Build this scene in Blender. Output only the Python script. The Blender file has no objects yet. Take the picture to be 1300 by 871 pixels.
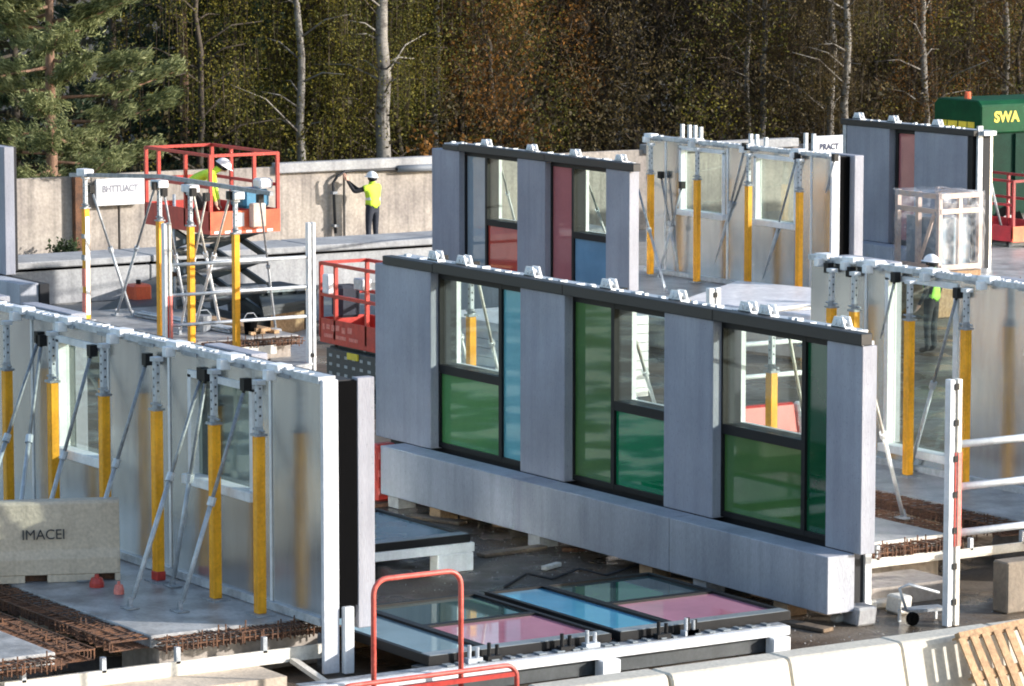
import bpy, bmesh, math, random
import numpy as np
from mathutils import Vector, Matrix, Quaternion

random.seed(7)
rng = np.random.default_rng(7)
scene = bpy.context.scene
COL = scene.collection
R = math.radians

# ------------------------------------------------------------------ camera, sky, sun, exposure
FPX, YAW, PITCH, CAM = 4860.0, R(32.2), R(7.05), Vector((34.83, -26.70, 8.73))
V_R = Vector((math.sin(YAW), math.cos(YAW), 0))
V_FH = Vector((-math.cos(YAW), math.sin(YAW), 0))
V_F = V_FH * math.cos(PITCH) - Vector((0, 0, 1)) * math.sin(PITCH)
V_U = V_FH * math.sin(PITCH) + Vector((0, 0, 1)) * math.cos(PITCH)

cam_data = bpy.data.cameras.new("camera")
cam_data.sensor_width = 36.0
cam_data.lens = FPX / 1300 * 36
cam_data.clip_start = 0.5
cam_data.clip_end = 2000
cam = bpy.data.objects.new("camera", cam_data)
COL.objects.link(cam)
cam.location = CAM
cam.rotation_euler = V_F.to_track_quat('-Z', 'Y').to_euler()
scene.camera = cam

SUN_AZ, SUN_EL = R(48), R(17)          # azimuth measured from +X towards +Y
world = bpy.data.worlds.new("World")
scene.world = world
world.use_nodes = True
wn = world.node_tree
bg = wn.nodes["Background"]
sky = wn.nodes.new("ShaderNodeTexSky")
sky.sky_type = 'NISHITA'
sky.sun_disc = False
sky.sun_elevation = SUN_EL
sky.sun_rotation = R(90) - SUN_AZ
wn.links.new(sky.outputs[0], bg.inputs[0])
bg.inputs[1].default_value = 0.15

sun_data = bpy.data.lights.new("sun", 'SUN')
sun_data.energy = 3.5
sun_data.angle = R(0.9)
sun_data.color = (1.0, 0.955, 0.895)
sun = bpy.data.objects.new("sun", sun_data)
COL.objects.link(sun)
sdir = Vector((math.cos(SUN_AZ) * math.cos(SUN_EL), math.sin(SUN_AZ) * math.cos(SUN_EL), math.sin(SUN_EL)))
sun.rotation_euler = (-sdir).to_track_quat('-Z', 'Y').to_euler()
sun.location = (40, 30, 40)

scene.view_settings.view_transform = 'Standard'
scene.view_settings.look = 'None'
scene.view_settings.exposure = 1.06
scene.view_settings.gamma = 1.0
scene.render.engine = 'CYCLES'
scene.cycles.use_denoising = True
scene.cycles.filter_width = 1.9
scene.cycles.max_bounces = 8
scene.cycles.transparent_max_bounces = 16
scene.cycles.sample_clamp_indirect = 60.0
scene.cycles.blur_glossy = 0.0

# ------------------------------------------------------------------ helpers
def ray(x, y):
    return V_F + V_R * ((x - 650) / FPX) - V_U * ((y - 435.5) / FPX)
def PZ(x, y, z=0.0):
    d = ray(x, y); return CAM + d * ((z - CAM.z) / d.z)
def PY(x, y, Y):
    d = ray(x, y); return CAM + d * ((Y - CAM.y) / d.y)
def PX(x, y, X):
    d = ray(x, y); return CAM + d * ((X - CAM.x) / d.x)
def FW(px, w, z=0.0):
    """ground point in the direction of image column px at depth w"""
    d = (w - (CAM.z - z) * math.sin(PITCH)) / math.cos(PITCH)
    p = CAM + V_FH * d + V_R * ((px - 650) / FPX * w)
    return Vector((p.x, p.y, z))

ORG = {}
def root_org(o):
    while o is not None and o.parent is not None: o = o.parent
    return ORG.get(o.name, Vector((0, 0, 0))) if o is not None else Vector((0, 0, 0))

class MB:
    def __init__(s): s.v = []; s.f = []; s.m = []
    def add(s, vs, fs, m=0):
        b = len(s.v); s.v += [tuple(v) for v in vs]; s.f += [[i + b for i in f] for f in fs]; s.m += [m] * len(fs)
    def box(s, x0, x1, y0, y1, z0, z1, m=0):
        if x0 > x1: x0, x1 = x1, x0
        if y0 > y1: y0, y1 = y1, y0
        if z0 > z1: z0, z1 = z1, z0
        s.add([(x0,y0,z0),(x1,y0,z0),(x1,y1,z0),(x0,y1,z0),(x0,y0,z1),(x1,y0,z1),(x1,y1,z1),(x0,y1,z1)],
              [(0,3,2,1),(4,5,6,7),(0,1,5,4),(1,2,6,5),(2,3,7,6),(3,0,4,7)], m); return s
    def bar(s, p, q, w, h=None, up=(0, 0, 1), m=0):
        p = Vector(p); q = Vector(q); h = h or w; d = (q - p).normalized(); u = Vector(up)
        if abs(d.dot(u)) > .97: u = Vector((1, 0, 0))
        a = d.cross(u).normalized() * (w / 2); b = a.normalized().cross(d).normalized() * (h / 2)
        vs = [p - a - b, p + a - b, p + a + b, p - a + b, q - a - b, q + a - b, q + a + b, q - a + b]
        s.add(vs, [(0,1,2,3),(7,6,5,4),(0,4,5,1),(1,5,6,2),(2,6,7,3),(3,7,4,0)], m); return s
    def tube(s, p, q, r, r2=None, n=8, m=0):
        return s.path([p, q], [r, r if r2 is None else r2], n, m)
    def path(s, pts, r, n=8, m=0, cap=True):
        pts = [Vector(p) for p in pts]
        if not isinstance(r, (list, tuple)): r = [r] * len(pts)
        t0 = (pts[1] - pts[0]).normalized()
        u = t0.cross(Vector((0, 0, 1)))
        if u.length < .05: u = Vector((1, 0, 0))
        u.normalize(); vs = []
        for i, p in enumerate(pts):
            t = (pts[min(i + 1, len(pts) - 1)] - pts[max(i - 1, 0)]).normalized()
            u = (u - t * u.dot(t)).normalized(); w = t.cross(u)
            for k in range(n):
                a = 2 * math.pi * k / n
                vs.append(p + (u * math.cos(a) + w * math.sin(a)) * r[i])
        fs = []
        for i in range(len(pts) - 1):
            for k in range(n):
                fs.append((i*n + k, i*n + (k+1) % n, (i+1)*n + (k+1) % n, (i+1)*n + k))
        if cap:
            fs.append(tuple(range(n))[::-1]); fs.append(tuple(range((len(pts)-1)*n, len(pts)*n)))
        s.add(vs, fs, m); return s
    def prism(s, poly, ext, m=0):
        poly = [Vector(p) for p in poly]; e = Vector(ext); n = len(poly)
        vs = poly + [p + e for p in poly]
        fs = [tuple(range(n))[::-1], tuple(range(n, 2*n))] + [(i, (i+1) % n, n + (i+1) % n, n + i) for i in range(n)]
        s.add(vs, fs, m); return s
    def build(s, name, mats, parent=None, bevel=0.0, smooth=False):
        if not isinstance(mats, (list, tuple)): mats = [mats]
        o0 = root_org(parent)
        me = bpy.data.meshes.new(name)
        me.from_pydata([(v[0]-o0.x, v[1]-o0.y, v[2]-o0.z) for v in s.v], [], s.f)
        for m in mats: me.materials.append(m)
        me.polygons.foreach_set('material_index', s.m)
        bm = bmesh.new(); bm.from_mesh(me)
        bmesh.ops.recalc_face_normals(bm, faces=bm.faces)
        if bevel > 0:
            bmesh.ops.bevel(bm, geom=list(bm.edges), offset=bevel, segments=1, affect='EDGES', clamp_overlap=True)
        bm.to_mesh(me); bm.free()
        if smooth: me.polygons.foreach_set('use_smooth', [True] * len(me.polygons))
        o = bpy.data.objects.new(name, me); COL.objects.link(o)
        if parent is not None: o.parent = parent
        return o

def tag(o, label=None, cat=None, group=None, kind=None):
    if label: o['label'] = label
    if cat: o['category'] = cat
    if group: o['group'] = group
    if kind: o['kind'] = kind
    return o
def thing(name, label, cat, loc=(0, 0, 0), group=None):
    o = bpy.data.objects.new(name, None); COL.objects.link(o)
    o.empty_display_size = .2
    o.location = loc; ORG[o.name] = Vector(loc)
    return tag(o, label, cat, group)
def copy_tree(o, parent=None):
    c = o.copy(); COL.objects.link(c)
    if parent is not None: c.parent = parent
    for ch in list(o.children): copy_tree(ch, c)
    return c

# ------------------------------------------------------------------ materials
def nd(nt, t, **kw):
    n = nt.nodes.new(t)
    for k, v in kw.items(): setattr(n, k, v)
    return n
def mat(name, c1, c2=None, scale=2.0, rough=.6, metal=0.0, bump=0.0, bscale=30.0, spec=.5, stretch=(1, 1, 1), fine=.12, rvar=0.0, lo=.38, hi=.62):
    m = bpy.data.materials.new(name); m.use_nodes = True; nt = m.node_tree
    b = nt.nodes["Principled BSDF"]
    b.inputs["Roughness"].default_value = rough; b.inputs["Metallic"].default_value = metal
    b.inputs["Specular IOR Level"].default_value = spec
    c2 = c2 or tuple(x * .78 for x in c1)
    tc = nd(nt, "ShaderNodeTexCoord"); mp = nd(nt, "ShaderNodeMapping"); mp.inputs["Scale"].default_value = stretch
    nt.links.new(tc.outputs["Object"], mp.inputs["Vector"])
    n1 = nd(nt, "ShaderNodeTexNoise"); n1.inputs["Scale"].default_value = scale; n1.inputs["Detail"].default_value = 7; n1.inputs["Roughness"].default_value = .62
    nt.links.new(mp.outputs[0], n1.inputs["Vector"])
    cr = nd(nt, "ShaderNodeValToRGB")
    cr.color_ramp.elements[0].position = lo; cr.color_ramp.elements[0].color = (*c2, 1)
    cr.color_ramp.elements[1].position = hi; cr.color_ramp.elements[1].color = (*c1, 1)
    nt.links.new(n1.outputs[0], cr.inputs[0])
    n2 = nd(nt, "ShaderNodeTexNoise"); n2.inputs["Scale"].default_value = bscale; n2.inputs["Detail"].default_value = 4
    nt.links.new(mp.outputs[0], n2.inputs["Vector"])
    mr = nd(nt, "ShaderNodeMapRange"); mr.inputs[3].default_value = 1 - fine; mr.inputs[4].default_value = 1 + fine
    mr.inputs[1].default_value = .3; mr.inputs[2].default_value = .7
    nt.links.new(n2.outputs[0], mr.inputs[0])
    mx = nd(nt, "ShaderNodeVectorMath", operation='MULTIPLY')
    nt.links.new(cr.outputs[0], mx.inputs[0]); nt.links.new(mr.outputs[0], mx.inputs[1])
    last = mx
    if rvar > 0:
        oi = nd(nt, "ShaderNodeObjectInfo"); m2 = nd(nt, "ShaderNodeMapRange"); m2.inputs[3].default_value = 1 - rvar; m2.inputs[4].default_value = 1 + rvar
        nt.links.new(oi.outputs["Random"], m2.inputs[0])
        my = nd(nt, "ShaderNodeVectorMath", operation='MULTIPLY')
        nt.links.new(mx.outputs[0], my.inputs[0]); nt.links.new(m2.outputs[0], my.inputs[1]); last = my
    nt.links.new(last.outputs[0], b.inputs["Base Color"])
    rr = nd(nt, "ShaderNodeMapRange"); rr.inputs[3].default_value = max(0, rough - .1); rr.inputs[4].default_value = min(1, rough + .1)
    nt.links.new(n1.outputs[0], rr.inputs[0]); nt.links.new(rr.outputs[0], b.inputs["Roughness"])
    if bump > 0:
        bp = nd(nt, "ShaderNodeBump"); bp.inputs["Strength"].default_value = bump; bp.inputs["Distance"].default_value = .02
        nt.links.new(n2.outputs[0], bp.inputs["Height"]); nt.links.new(bp.outputs[0], b.inputs["Normal"])
    return m
def leafmat(name, c1, c2, c3, scale=1.2):
    m = bpy.data.materials.new(name); m.use_nodes = True; nt = m.node_tree
    b = nt.nodes["Principled BSDF"]; b.inputs["Roughness"].default_value = .6; b.inputs["Specular IOR Level"].default_value = .2
    g = nd(nt, "ShaderNodeNewGeometry")
    n1 = nd(nt, "ShaderNodeTexNoise"); n1.inputs["Scale"].default_value = scale; n1.inputs["Detail"].default_value = 3
    nt.links.new(g.outputs["Position"], n1.inputs["Vector"])
    ad = nd(nt, "ShaderNodeMath", operation='ADD'); mu = nd(nt, "ShaderNodeMath", operation='MULTIPLY'); mu.inputs[1].default_value = .5
    nt.links.new(g.outputs["Random Per Island"], mu.inputs[0]); nt.links.new(mu.outputs[0], ad.inputs[0])
    nt.links.new(n1.outputs[0], ad.inputs[1])
    cr = nd(nt, "ShaderNodeValToRGB"); e = cr.color_ramp.elements
    e[0].position = .42; e[0].color = (*c1, 1); e[1].position = 1.05 if False else 1.0; e[1].color = (*c3, 1)
    k = e.new(.72); k.color = (*c2, 1)
    nt.links.new(ad.outputs[0], cr.inputs[0]); nt.links.new(cr.outputs[0], b.inputs["Base Color"])
    tl = nd(nt, "ShaderNodeBsdfTranslucent"); nt.links.new(cr.outputs[0], tl.inputs[0])
    mx = nd(nt, "ShaderNodeMixShader"); mx.inputs[0].default_value = .42
    out = nt.nodes["Material Output"]
    nt.links.new(b.outputs[0], mx.inputs[1]); nt.links.new(tl.outputs[0], mx.inputs[2]); nt.links.new(mx.outputs[0], out.inputs[0])
    return m
def glassmat(name, tint, refl=1.0, ior=1.5, grough=.02):
    m = bpy.data.materials.new(name); m.use_nodes = True; nt = m.node_tree
    nt.nodes.remove(nt.nodes["Principled BSDF"]); out = nt.nodes["Material Output"]
    tr = nd(nt, "ShaderNodeBsdfTransparent"); tr.inputs[0].default_value = (*tint, 1)
    gl = nd(nt, "ShaderNodeBsdfGlossy"); gl.inputs["Roughness"].default_value = grough; gl.inputs[0].default_value = (.95, 1, .98, 1)
    f0 = ((ior - 1) / (ior + 1)) ** 2
    g = nd(nt, "ShaderNodeNewGeometry"); dt = nd(nt, "ShaderNodeVectorMath", operation='DOT_PRODUCT')
    nt.links.new(g.outputs["Normal"], dt.inputs[0]); nt.links.new(g.outputs["Incoming"], dt.inputs[1])
    ab = nd(nt, "ShaderNodeMath", operation='ABSOLUTE'); nt.links.new(dt.outputs["Value"], ab.inputs[0])
    om = nd(nt, "ShaderNodeMath", operation='SUBTRACT'); om.inputs[0].default_value = 1; nt.links.new(ab.outputs[0], om.inputs[1])
    pw = nd(nt, "ShaderNodeMath", operation='POWER'); pw.inputs[1].default_value = 5; nt.links.new(om.outputs[0], pw.inputs[0])
    ma = nd(nt, "ShaderNodeMath", operation='MULTIPLY_ADD'); ma.inputs[1].default_value = (1 - f0) * refl; ma.inputs[2].default_value = f0 * refl
    nt.links.new(pw.outputs[0], ma.inputs[0]); mu = ma; mu.use_clamp = True
    mx = nd(nt, "ShaderNodeMixShader")
    nt.links.new(mu.outputs[0], mx.inputs[0]); nt.links.new(tr.outputs[0], mx.inputs[1]); nt.links.new(gl.outputs[0], mx.inputs[2])
    nt.links.new(mx.outputs[0], out.inputs[0]); return m
def spandrel(name, c, var=.25):
    m = mat(name, c, tuple(x * (1 - var) for x in c), scale=.6, rough=.06, spec=.75, fine=.03)
    b = m.node_tree.nodes["Principled BSDF"]
    for l in list(b.inputs["Roughness"].links): m.node_tree.links.remove(l)
    b.inputs["Roughness"].default_value = .03; b.inputs["IOR"].default_value = 1.65
    return m

def weather(m, streak=.16, holes=True):
    """rain streaks and small air holes of cast concrete"""
    nt = m.node_tree; b = nt.nodes["Principled BSDF"]; src = b.inputs["Base Color"].links[0].from_socket
    tc = nd(nt, "ShaderNodeTexCoord"); mp = nd(nt, "ShaderNodeMapping"); mp.inputs["Scale"].default_value = (5.5, 5.5, .22); nt.links.new(tc.outputs["Object"], mp.inputs["Vector"])
    n = nd(nt, "ShaderNodeTexNoise"); n.inputs["Scale"].default_value = 1.6; n.inputs["Detail"].default_value = 5; nt.links.new(mp.outputs[0], n.inputs["Vector"])
    mr = nd(nt, "ShaderNodeMapRange"); mr.inputs[1].default_value = .48; mr.inputs[2].default_value = .75; mr.inputs[3].default_value = 1; mr.inputs[4].default_value = 1 - streak; nt.links.new(n.outputs[0], mr.inputs[0])
    n4 = nd(nt, "ShaderNodeTexNoise"); n4.inputs["Scale"].default_value = .9; n4.inputs["Detail"].default_value = 3; nt.links.new(tc.outputs["Object"], n4.inputs["Vector"])
    m4 = nd(nt, "ShaderNodeMapRange"); m4.inputs[1].default_value = .35; m4.inputs[2].default_value = .7; m4.inputs[3].default_value = 1.09; m4.inputs[4].default_value = .88; nt.links.new(n4.outputs[0], m4.inputs[0])
    mu = nd(nt, "ShaderNodeMath", operation='MULTIPLY'); nt.links.new(mr.outputs[0], mu.inputs[0]); nt.links.new(m4.outputs[0], mu.inputs[1]); last = mu
    if holes:
        v = nd(nt, "ShaderNodeTexVoronoi"); v.inputs["Scale"].default_value = 16; nt.links.new(tc.outputs["Object"], v.inputs["Vector"])
        hr = nd(nt, "ShaderNodeMapRange"); hr.inputs[1].default_value = .07; hr.inputs[2].default_value = .13; hr.inputs[3].default_value = .62; hr.inputs[4].default_value = 1; nt.links.new(v.outputs[0], hr.inputs[0])
        m2 = nd(nt, "ShaderNodeMath", operation='MULTIPLY'); nt.links.new(mu.outputs[0], m2.inputs[0]); nt.links.new(hr.outputs[0], m2.inputs[1]); last = m2
    vm = nd(nt, "ShaderNodeVectorMath", operation='MULTIPLY'); nt.links.new(src, vm.inputs[0]); nt.links.new(last.outputs[0], vm.inputs[1]); nt.links.new(vm.outputs[0], b.inputs["Base Color"])
    return m
M = {}
M['facade'] = mat("facade_concrete", (.35, .355, .395), (.275, .28, .325), scale=1.6, rough=.75, bump=.25, bscale=55, fine=.09, stretch=(1.4, 1.4, .22), rvar=.05, lo=.33, hi=.68)
M['plinth'] = mat("plinth_concrete", (.43, .44, .475), (.32, .33, .37), scale=1.1, rough=.75, bump=.25, bscale=50, fine=.1, stretch=(1, 1, .3), rvar=.06)
M['black'] = mat("black_metal", (.012, .012, .013), (.008, .008, .009), rough=.5, spec=.25, fine=.1)
M['cap'] = mat("dark_cap_metal", (.020, .018, .018), (.013, .012, .012), scale=2, rough=.5, fine=.15)
M['rubber'] = mat("black_rubber", (.003, .003, .0035), rough=.9, spec=.05)
M['galv'] = mat("galvanised_steel", (.52, .55, .59), (.36, .39, .42), scale=9, rough=.45, metal=.3, bscale=60, fine=.12)
M['galvd'] = mat("dull_galvanised_steel", (.34, .36, .38), (.2, .21, .23), scale=8, rough=.5, metal=.3, bscale=40, fine=.2)
M['white'] = mat("white_paint", (.78, .79, .80), (.66, .67, .68), scale=3, rough=.5, fine=.06)
M['steel'] = mat("shade_tinted_white_steel", (.60, .62, .67), (.48, .50, .54), scale=3, rough=.5, fine=.08)  # for the white end posts, lilac-grey tint paints the shade on them
M['offwhite'] = mat("cream_painted_steel", (.72, .69, .62), (.55, .51, .44), scale=3, rough=.55, fine=.12)
M['yellow'] = mat("yellow_paint", (.88, .40, .010), (.74, .32, .008), scale=5, rough=.42, fine=.12, bscale=25, rvar=.08)
M['red'] = mat("red_paint", (.52, .045, .03), (.40, .03, .022), scale=4, rough=.4, fine=.1)
M['orange'] = mat("orange_red_paint", (.72, .13, .05), (.60, .09, .04), scale=4, rough=.4, fine=.1)
M['darkred'] = mat("dark_red_paint", (.26, .016, .025), (.18, .012, .018), scale=4, rough=.4, fine=.1)
M['salmon'] = mat("weathered_red_paint", (.62, .13, .10), (.50, .08, .06), scale=6, rough=.45, fine=.2)
M['pinkred'] = mat("faded_red_tape", (.70, .22, .18), (.6, .15, .12), scale=6, rough=.5, fine=.2)
M['slab'] = mat("slab_concrete", (.42, .415, .41), (.20, .195, .195), scale=1.9, rough=.42, bump=.3, bscale=22, fine=.15)
M['tan'] = mat("tan_concrete", (.41, .36, .31), (.24, .21, .19), scale=.7, rough=.85, bump=.4, bscale=14, fine=.16, rvar=.1)
M['pier'] = mat("brown_grey_concrete", (.27, .22, .17), (.17, .14, .11), scale=.9, rough=.85, bump=.3, bscale=18, fine=.15)
M['cream'] = mat("cream_concrete", (.60, .56, .48), (.47, .43, .36), scale=.9, rough=.8, bump=.3, bscale=25, fine=.1, rvar=.04)
M['beige'] = mat("beige_concrete", (.64, .53, .41), (.50, .41, .315), scale=1.2, rough=.8, bump=.35, bscale=25, fine=.12)
M['greyc'] = mat("grey_concrete", (.40, .40, .40), (.28, .28, .29), scale=1.0, rough=.8, bump=.3, bscale=18, fine=.14)
M['rust'] = mat("rusty_steel", (.165, .075, .038), (.065, .034, .022), scale=5, rough=.85, fine=.3, bscale=40)
M['rustd'] = mat("dark_rusty_steel", (.12, .055, .03), (.05, .028, .02), scale=5, rough=.9, fine=.3, bscale=40)
M['wood'] = mat("raw_timber", (.46, .30, .17), (.28, .17, .09), scale=3, rough=.8, stretch=(1, 6, 6), fine=.18, bscale=20, rvar=.1)
M['mud'] = mat("muddy_timber", (.20, .14, .09), (.11, .08, .055), scale=4, rough=.85, fine=.25)
M['woodp'] = mat("pale_pink_timber", (.70, .55, .46), (.58, .43, .35), scale=3, rough=.8, fine=.1)
M['foil'] = mat("foil_board", (.72, .73, .725), (.58, .595, .60), scale=.9, rough=.22, metal=.88, bump=.10, bscale=3.5, fine=.05, stretch=(2.2, 1, .5), rvar=.05)
M['core'] = mat("insulation_core", (.02, .02, .023), rough=.8)
M['green'] = mat("green_vehicle_paint", (.007, .070, .028), (.004, .048, .020), scale=2, rough=.5, spec=.12, fine=.1)
M['greend'] = mat("dark_green_panel", (.007, .036, .024), (.004, .024, .016), scale=2, rough=.6, spec=.1, fine=.2)
M['yellowp'] = mat("yellow_print", (.80, .62, .05), rough=.5)
M['ink'] = mat("dark_print", (.03, .03, .035), rough=.6)
M['navy'] = mat("navy_print", (.02, .03, .08), rough=.6)
M['inkgrey'] = mat("grey_print", (.22, .22, .26), rough=.6)
M['chassis'] = mat("dark_chassis_paint", (.05, .058, .062), (.03, .035, .038), rough=.5, fine=.2)
M['silverp'] = mat("grey_print_marks", (.35, .37, .38), rough=.5)
M['hose'] = mat("black_conduit", (.025, .025, .028), rough=.6)
M['pipe'] = mat("grey_blue_pipe", (.16, .18, .21), rough=.6)
M['lime'] = mat("lime_hi_vis", (.62, .86, .06), (.5, .72, .04), scale=8, rough=.7, fine=.1)
M['limeg'] = mat("green_hi_vis", (.36, .80, .08), (.28, .66, .06), scale=8, rough=.7, fine=.1)
M['refl'] = mat("reflective_tape", (.75, .76, .74), rough=.4)
M['dark'] = mat("dark_cloth", (.018, .018, .022), rough=.9, fine=.2)
M['jean'] = mat("dark_blue_cloth", (.03, .035, .05), rough=.9, fine=.2)
M['skin'] = mat("skin", (.55, .33, .24), rough=.6, fine=.05)
M['boot'] = mat("boot_leather", (.03, .024, .02), rough=.7)
M['hat'] = mat("white_plastic", (.82, .82, .84), (.78, .78, .80), rough=.3, fine=.02)
M['blue'] = mat("blue_plastic", (.04, .20, .34), rough=.5)
M['clear'] = glassmat("clear_glass", (.80, .87, .84), 1.5)
M['solar'] = glassmat("solar_control_glass", (.82, .88, .84), 9.0, 1.5, .21)
M['gl_olive'] = spandrel("olive_green_glass", (.085, .20, .055))
M['gl_emer'] = spandrel("emerald_green_glass", (.008, .23, .090))
M['gl_bottle'] = spandrel("bottle_green_glass", (.012, .11, .045))
M['gl_leaf'] = spandrel("leaf_green_glass", (.085, .29, .085))
M['gl_teal'] = spandrel("teal_glass", (.18, .52, .58))
M['gl_grey'] = spandrel("blue_grey_glass", (.32, .40, .45))
M['gl_red'] = spandrel("red_glass", (.66, .10, .07))
M['gl_rose'] = spandrel("rose_glass", (.50, .17, .175))
M['gl_blue'] = spandrel("blue_glass", (.20, .36, .52))
M['gl_sky'] = spandrel("bright_blue_glass", (.09, .32, .50))
M['gl_ice'] = spandrel("pale_blue_glass", (.22, .33, .38))
M['gl_pink'] = spandrel("pink_glass", (.52, .22, .30))
M['gl_smoke'] = spandrel("smoky_green_glass", (.045, .085, .085))
M['gframe'] = mat("grey_window_frame", (.22, .25, .27), rough=.4)
M['bark_b'] = mat("birch_bark", (.21, .195, .175), (.06, .05, .045), scale=2.2, rough=.85, stretch=(1, 1, 2.0), bscale=14, fine=.25, lo=.36, hi=.5)
M['bark_p'] = mat("pine_bark", (.30, .17, .11), (.13, .08, .055), scale=3, rough=.9, stretch=(1, 1, .4), bscale=16, fine=.3)
M['bark_d'] = mat("brown_bark", (.07, .055, .042), (.032, .026, .02), scale=3, rough=.9, stretch=(1, 1, .35), bscale=16, fine=.3, rvar=.35)
M['twig'] = leafmat("brown_twigs", (.030, .022, .015), (.055, .041, .028), (.10, .078, .055))
M['lf_pine'] = leafmat("pine_needles", (.07, .09, .035), (.18, .205, .085), (.31, .33, .165))
M['lf_dark'] = leafmat("dark_conifer_needles", (.018, .034, .020), (.036, .060, .036), (.07, .10, .06))
M['lf_birch'] = leafmat("yellow_green_birch_leaves", (.052, .060, .017), (.098, .100, .023), (.21, .180, .028), .6)
M['lf_orange'] = leafmat("orange_autumn_leaves", (.085, .046, .016), (.15, .074, .020), (.28, .130, .03))
M['lf_brown'] = leafmat("brown_autumn_leaves", (.050, .040, .019), (.080, .062, .026), (.14, .102, .036))
M['lf_shade'] = leafmat("shaded_understorey_leaves", (.026, .024, .012), (.052, .044, .022), (.10, .08, .038))  # leaf colours darkened to carry the shade under the canopy
M['lf_bush'] = leafmat("dark_bush_leaves", (.02, .035, .018), (.05, .075, .035), (.10, .13, .06))
for k_, st_ in (('facade', .14), ('plinth', .16), ('cream', .14), ('beige', .2), ('tan', .3), ('greyc', .2)): weather(M[k_], st_, k_ in ('facade', 'plinth'))
weather(M['slab'], .1, False); weather(M['yellow'], .3, True); weather(M['white'], .12, False); weather(M['red'], .2, False)
def wrapmat():
    m = bpy.data.materials.new("clear_plastic_wrap"); m.use_nodes = True; nt = m.node_tree
    b = nt.nodes["Principled BSDF"]; out = nt.nodes["Material Output"]
    b.inputs["Base Color"].default_value = (.78, .80, .84, 1); b.inputs["Roughness"].default_value = .22
    tr = nd(nt, "ShaderNodeBsdfTransparent"); tr.inputs[0].default_value = (.92, .94, .97, 1)
    tc = nd(nt, "ShaderNodeTexCoord"); n = nd(nt, "ShaderNodeTexNoise"); n.inputs["Scale"].default_value = 3.2; n.inputs["Detail"].default_value = 5; n.inputs["Distortion"].default_value = 1.5
    nt.links.new(tc.outputs["Object"], n.inputs["Vector"])
    mr = nd(nt, "ShaderNodeMapRange"); mr.inputs[1].default_value = .35; mr.inputs[2].default_value = .68; mr.inputs[3].default_value = .03; mr.inputs[4].default_value = .30
    nt.links.new(n.outputs[0], mr.inputs[0])
    mx = nd(nt, "ShaderNodeMixShader"); nt.links.new(mr.outputs[0], mx.inputs[0])
    nt.links.new(tr.outputs[0], mx.inputs[1]); nt.links.new(b.outputs[0], mx.inputs[2]); nt.links.new(mx.outputs[0], out.inputs[0])
    bp = nd(nt, "ShaderNodeBump"); bp.inputs["Strength"].default_value = .6; bp.inputs["Distance"].default_value = .05
    nt.links.new(n.outputs[0], bp.inputs["Height"]); nt.links.new(bp.outputs[0], b.inputs["Normal"])
    return m
M['wrap'] = wrapmat()
M['sheet'] = mat("white_sheeting", (.74, .72, .74), (.60, .58, .61), scale=2, rough=.4, bump=.5, bscale=8, fine=.08)
def groundmat():
    m = mat("yard_ground", (.165, .132, .100), (.075, .058, .042), scale=.33, rough=.6, bump=.5, bscale=26, fine=.25)
    nt = m.node_tree; b = nt.nodes["Principled BSDF"]
    tc = nd(nt, "ShaderNodeTexCoord"); n = nd(nt, "ShaderNodeTexNoise"); n.inputs["Scale"].default_value = .55; n.inputs["Detail"].default_value = 9; n.inputs["Distortion"].default_value = .8
    nt.links.new(tc.outputs["Object"], n.inputs["Vector"])
    cr = nd(nt, "ShaderNodeValToRGB"); cr.color_ramp.elements[0].position = .46; cr.color_ramp.elements[0].color = (0, 0, 0, 1); cr.color_ramp.elements[1].position = .66; cr.color_ramp.elements[1].color = (1, 1, 1, 1)
    nt.links.new(n.outputs[0], cr.inputs[0])
    src = b.inputs["Base Color"].links[0].from_socket
    mx = nd(nt, "ShaderNodeMix", data_type='RGBA'); mx.inputs[7].default_value = (.075, .044, .022, 1)
    nt.links.new(cr.outputs[0], mx.inputs[0]); nt.links.new(src, mx.inputs[6]); nt.links.new(mx.outputs[2], b.inputs["Base Color"])
    n3 = nd(nt, "ShaderNodeTexNoise"); n3.inputs["Scale"].default_value = .8; n3.inputs["Detail"].default_value = 4
    nt.links.new(tc.outputs["Object"], n3.inputs["Vector"])
    mr = nd(nt, "ShaderNodeMapRange"); mr.inputs[1].default_value = .42; mr.inputs[2].default_value = .56; mr.inputs[3].default_value = .09; mr.inputs[4].default_value = .75
    nt.links.new(n3.outputs[0], mr.inputs[0]); nt.links.new(mr.outputs[0], b.inputs["Roughness"])
    return m
M['ground'] = groundmat()
M['litter'] = mat("leaf_litter", (.055, .036, .020), (.022, .016, .010), scale=.8, rough=.95, bump=.6, bscale=6, fine=.4)
M['yard'] = mat("pale_yard_concrete", (.30, .285, .26), (.20, .19, .175), scale=.45, rough=.85, bump=.3, bscale=14, fine=.2)

def text(body, size, loc, right, up, m, parent, name="lettering", extrude=.004, align='LEFT', bold=0.0, sx=1.0):
    cu = bpy.data.curves.new(name, 'FONT'); cu.body = body; cu.size = size; cu.extrude = extrude; cu.align_x = align; cu.offset = bold
    t = bpy.data.objects.new(name, cu); COL.objects.link(t)
    bpy.context.view_layer.update()
    me = bpy.data.meshes.new_from_object(t.evaluated_get(bpy.context.evaluated_depsgraph_get()))
    bpy.data.objects.remove(t); bpy.data.curves.remove(cu)
    r = Vector(right).normalized(); u = Vector(up).normalized(); n = r.cross(u)
    o0 = root_org(parent); L = Vector(loc) - o0
    for v in me.vertices:
        c = v.co.copy(); v.co = L + r * c.x * sx + u * c.y + n * c.z
    me.materials.clear(); me.materials.append(m)
    o = bpy.data.objects.new(name, me); COL.objects.link(o)
    if parent is not None: o.parent = parent
    return o

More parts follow.
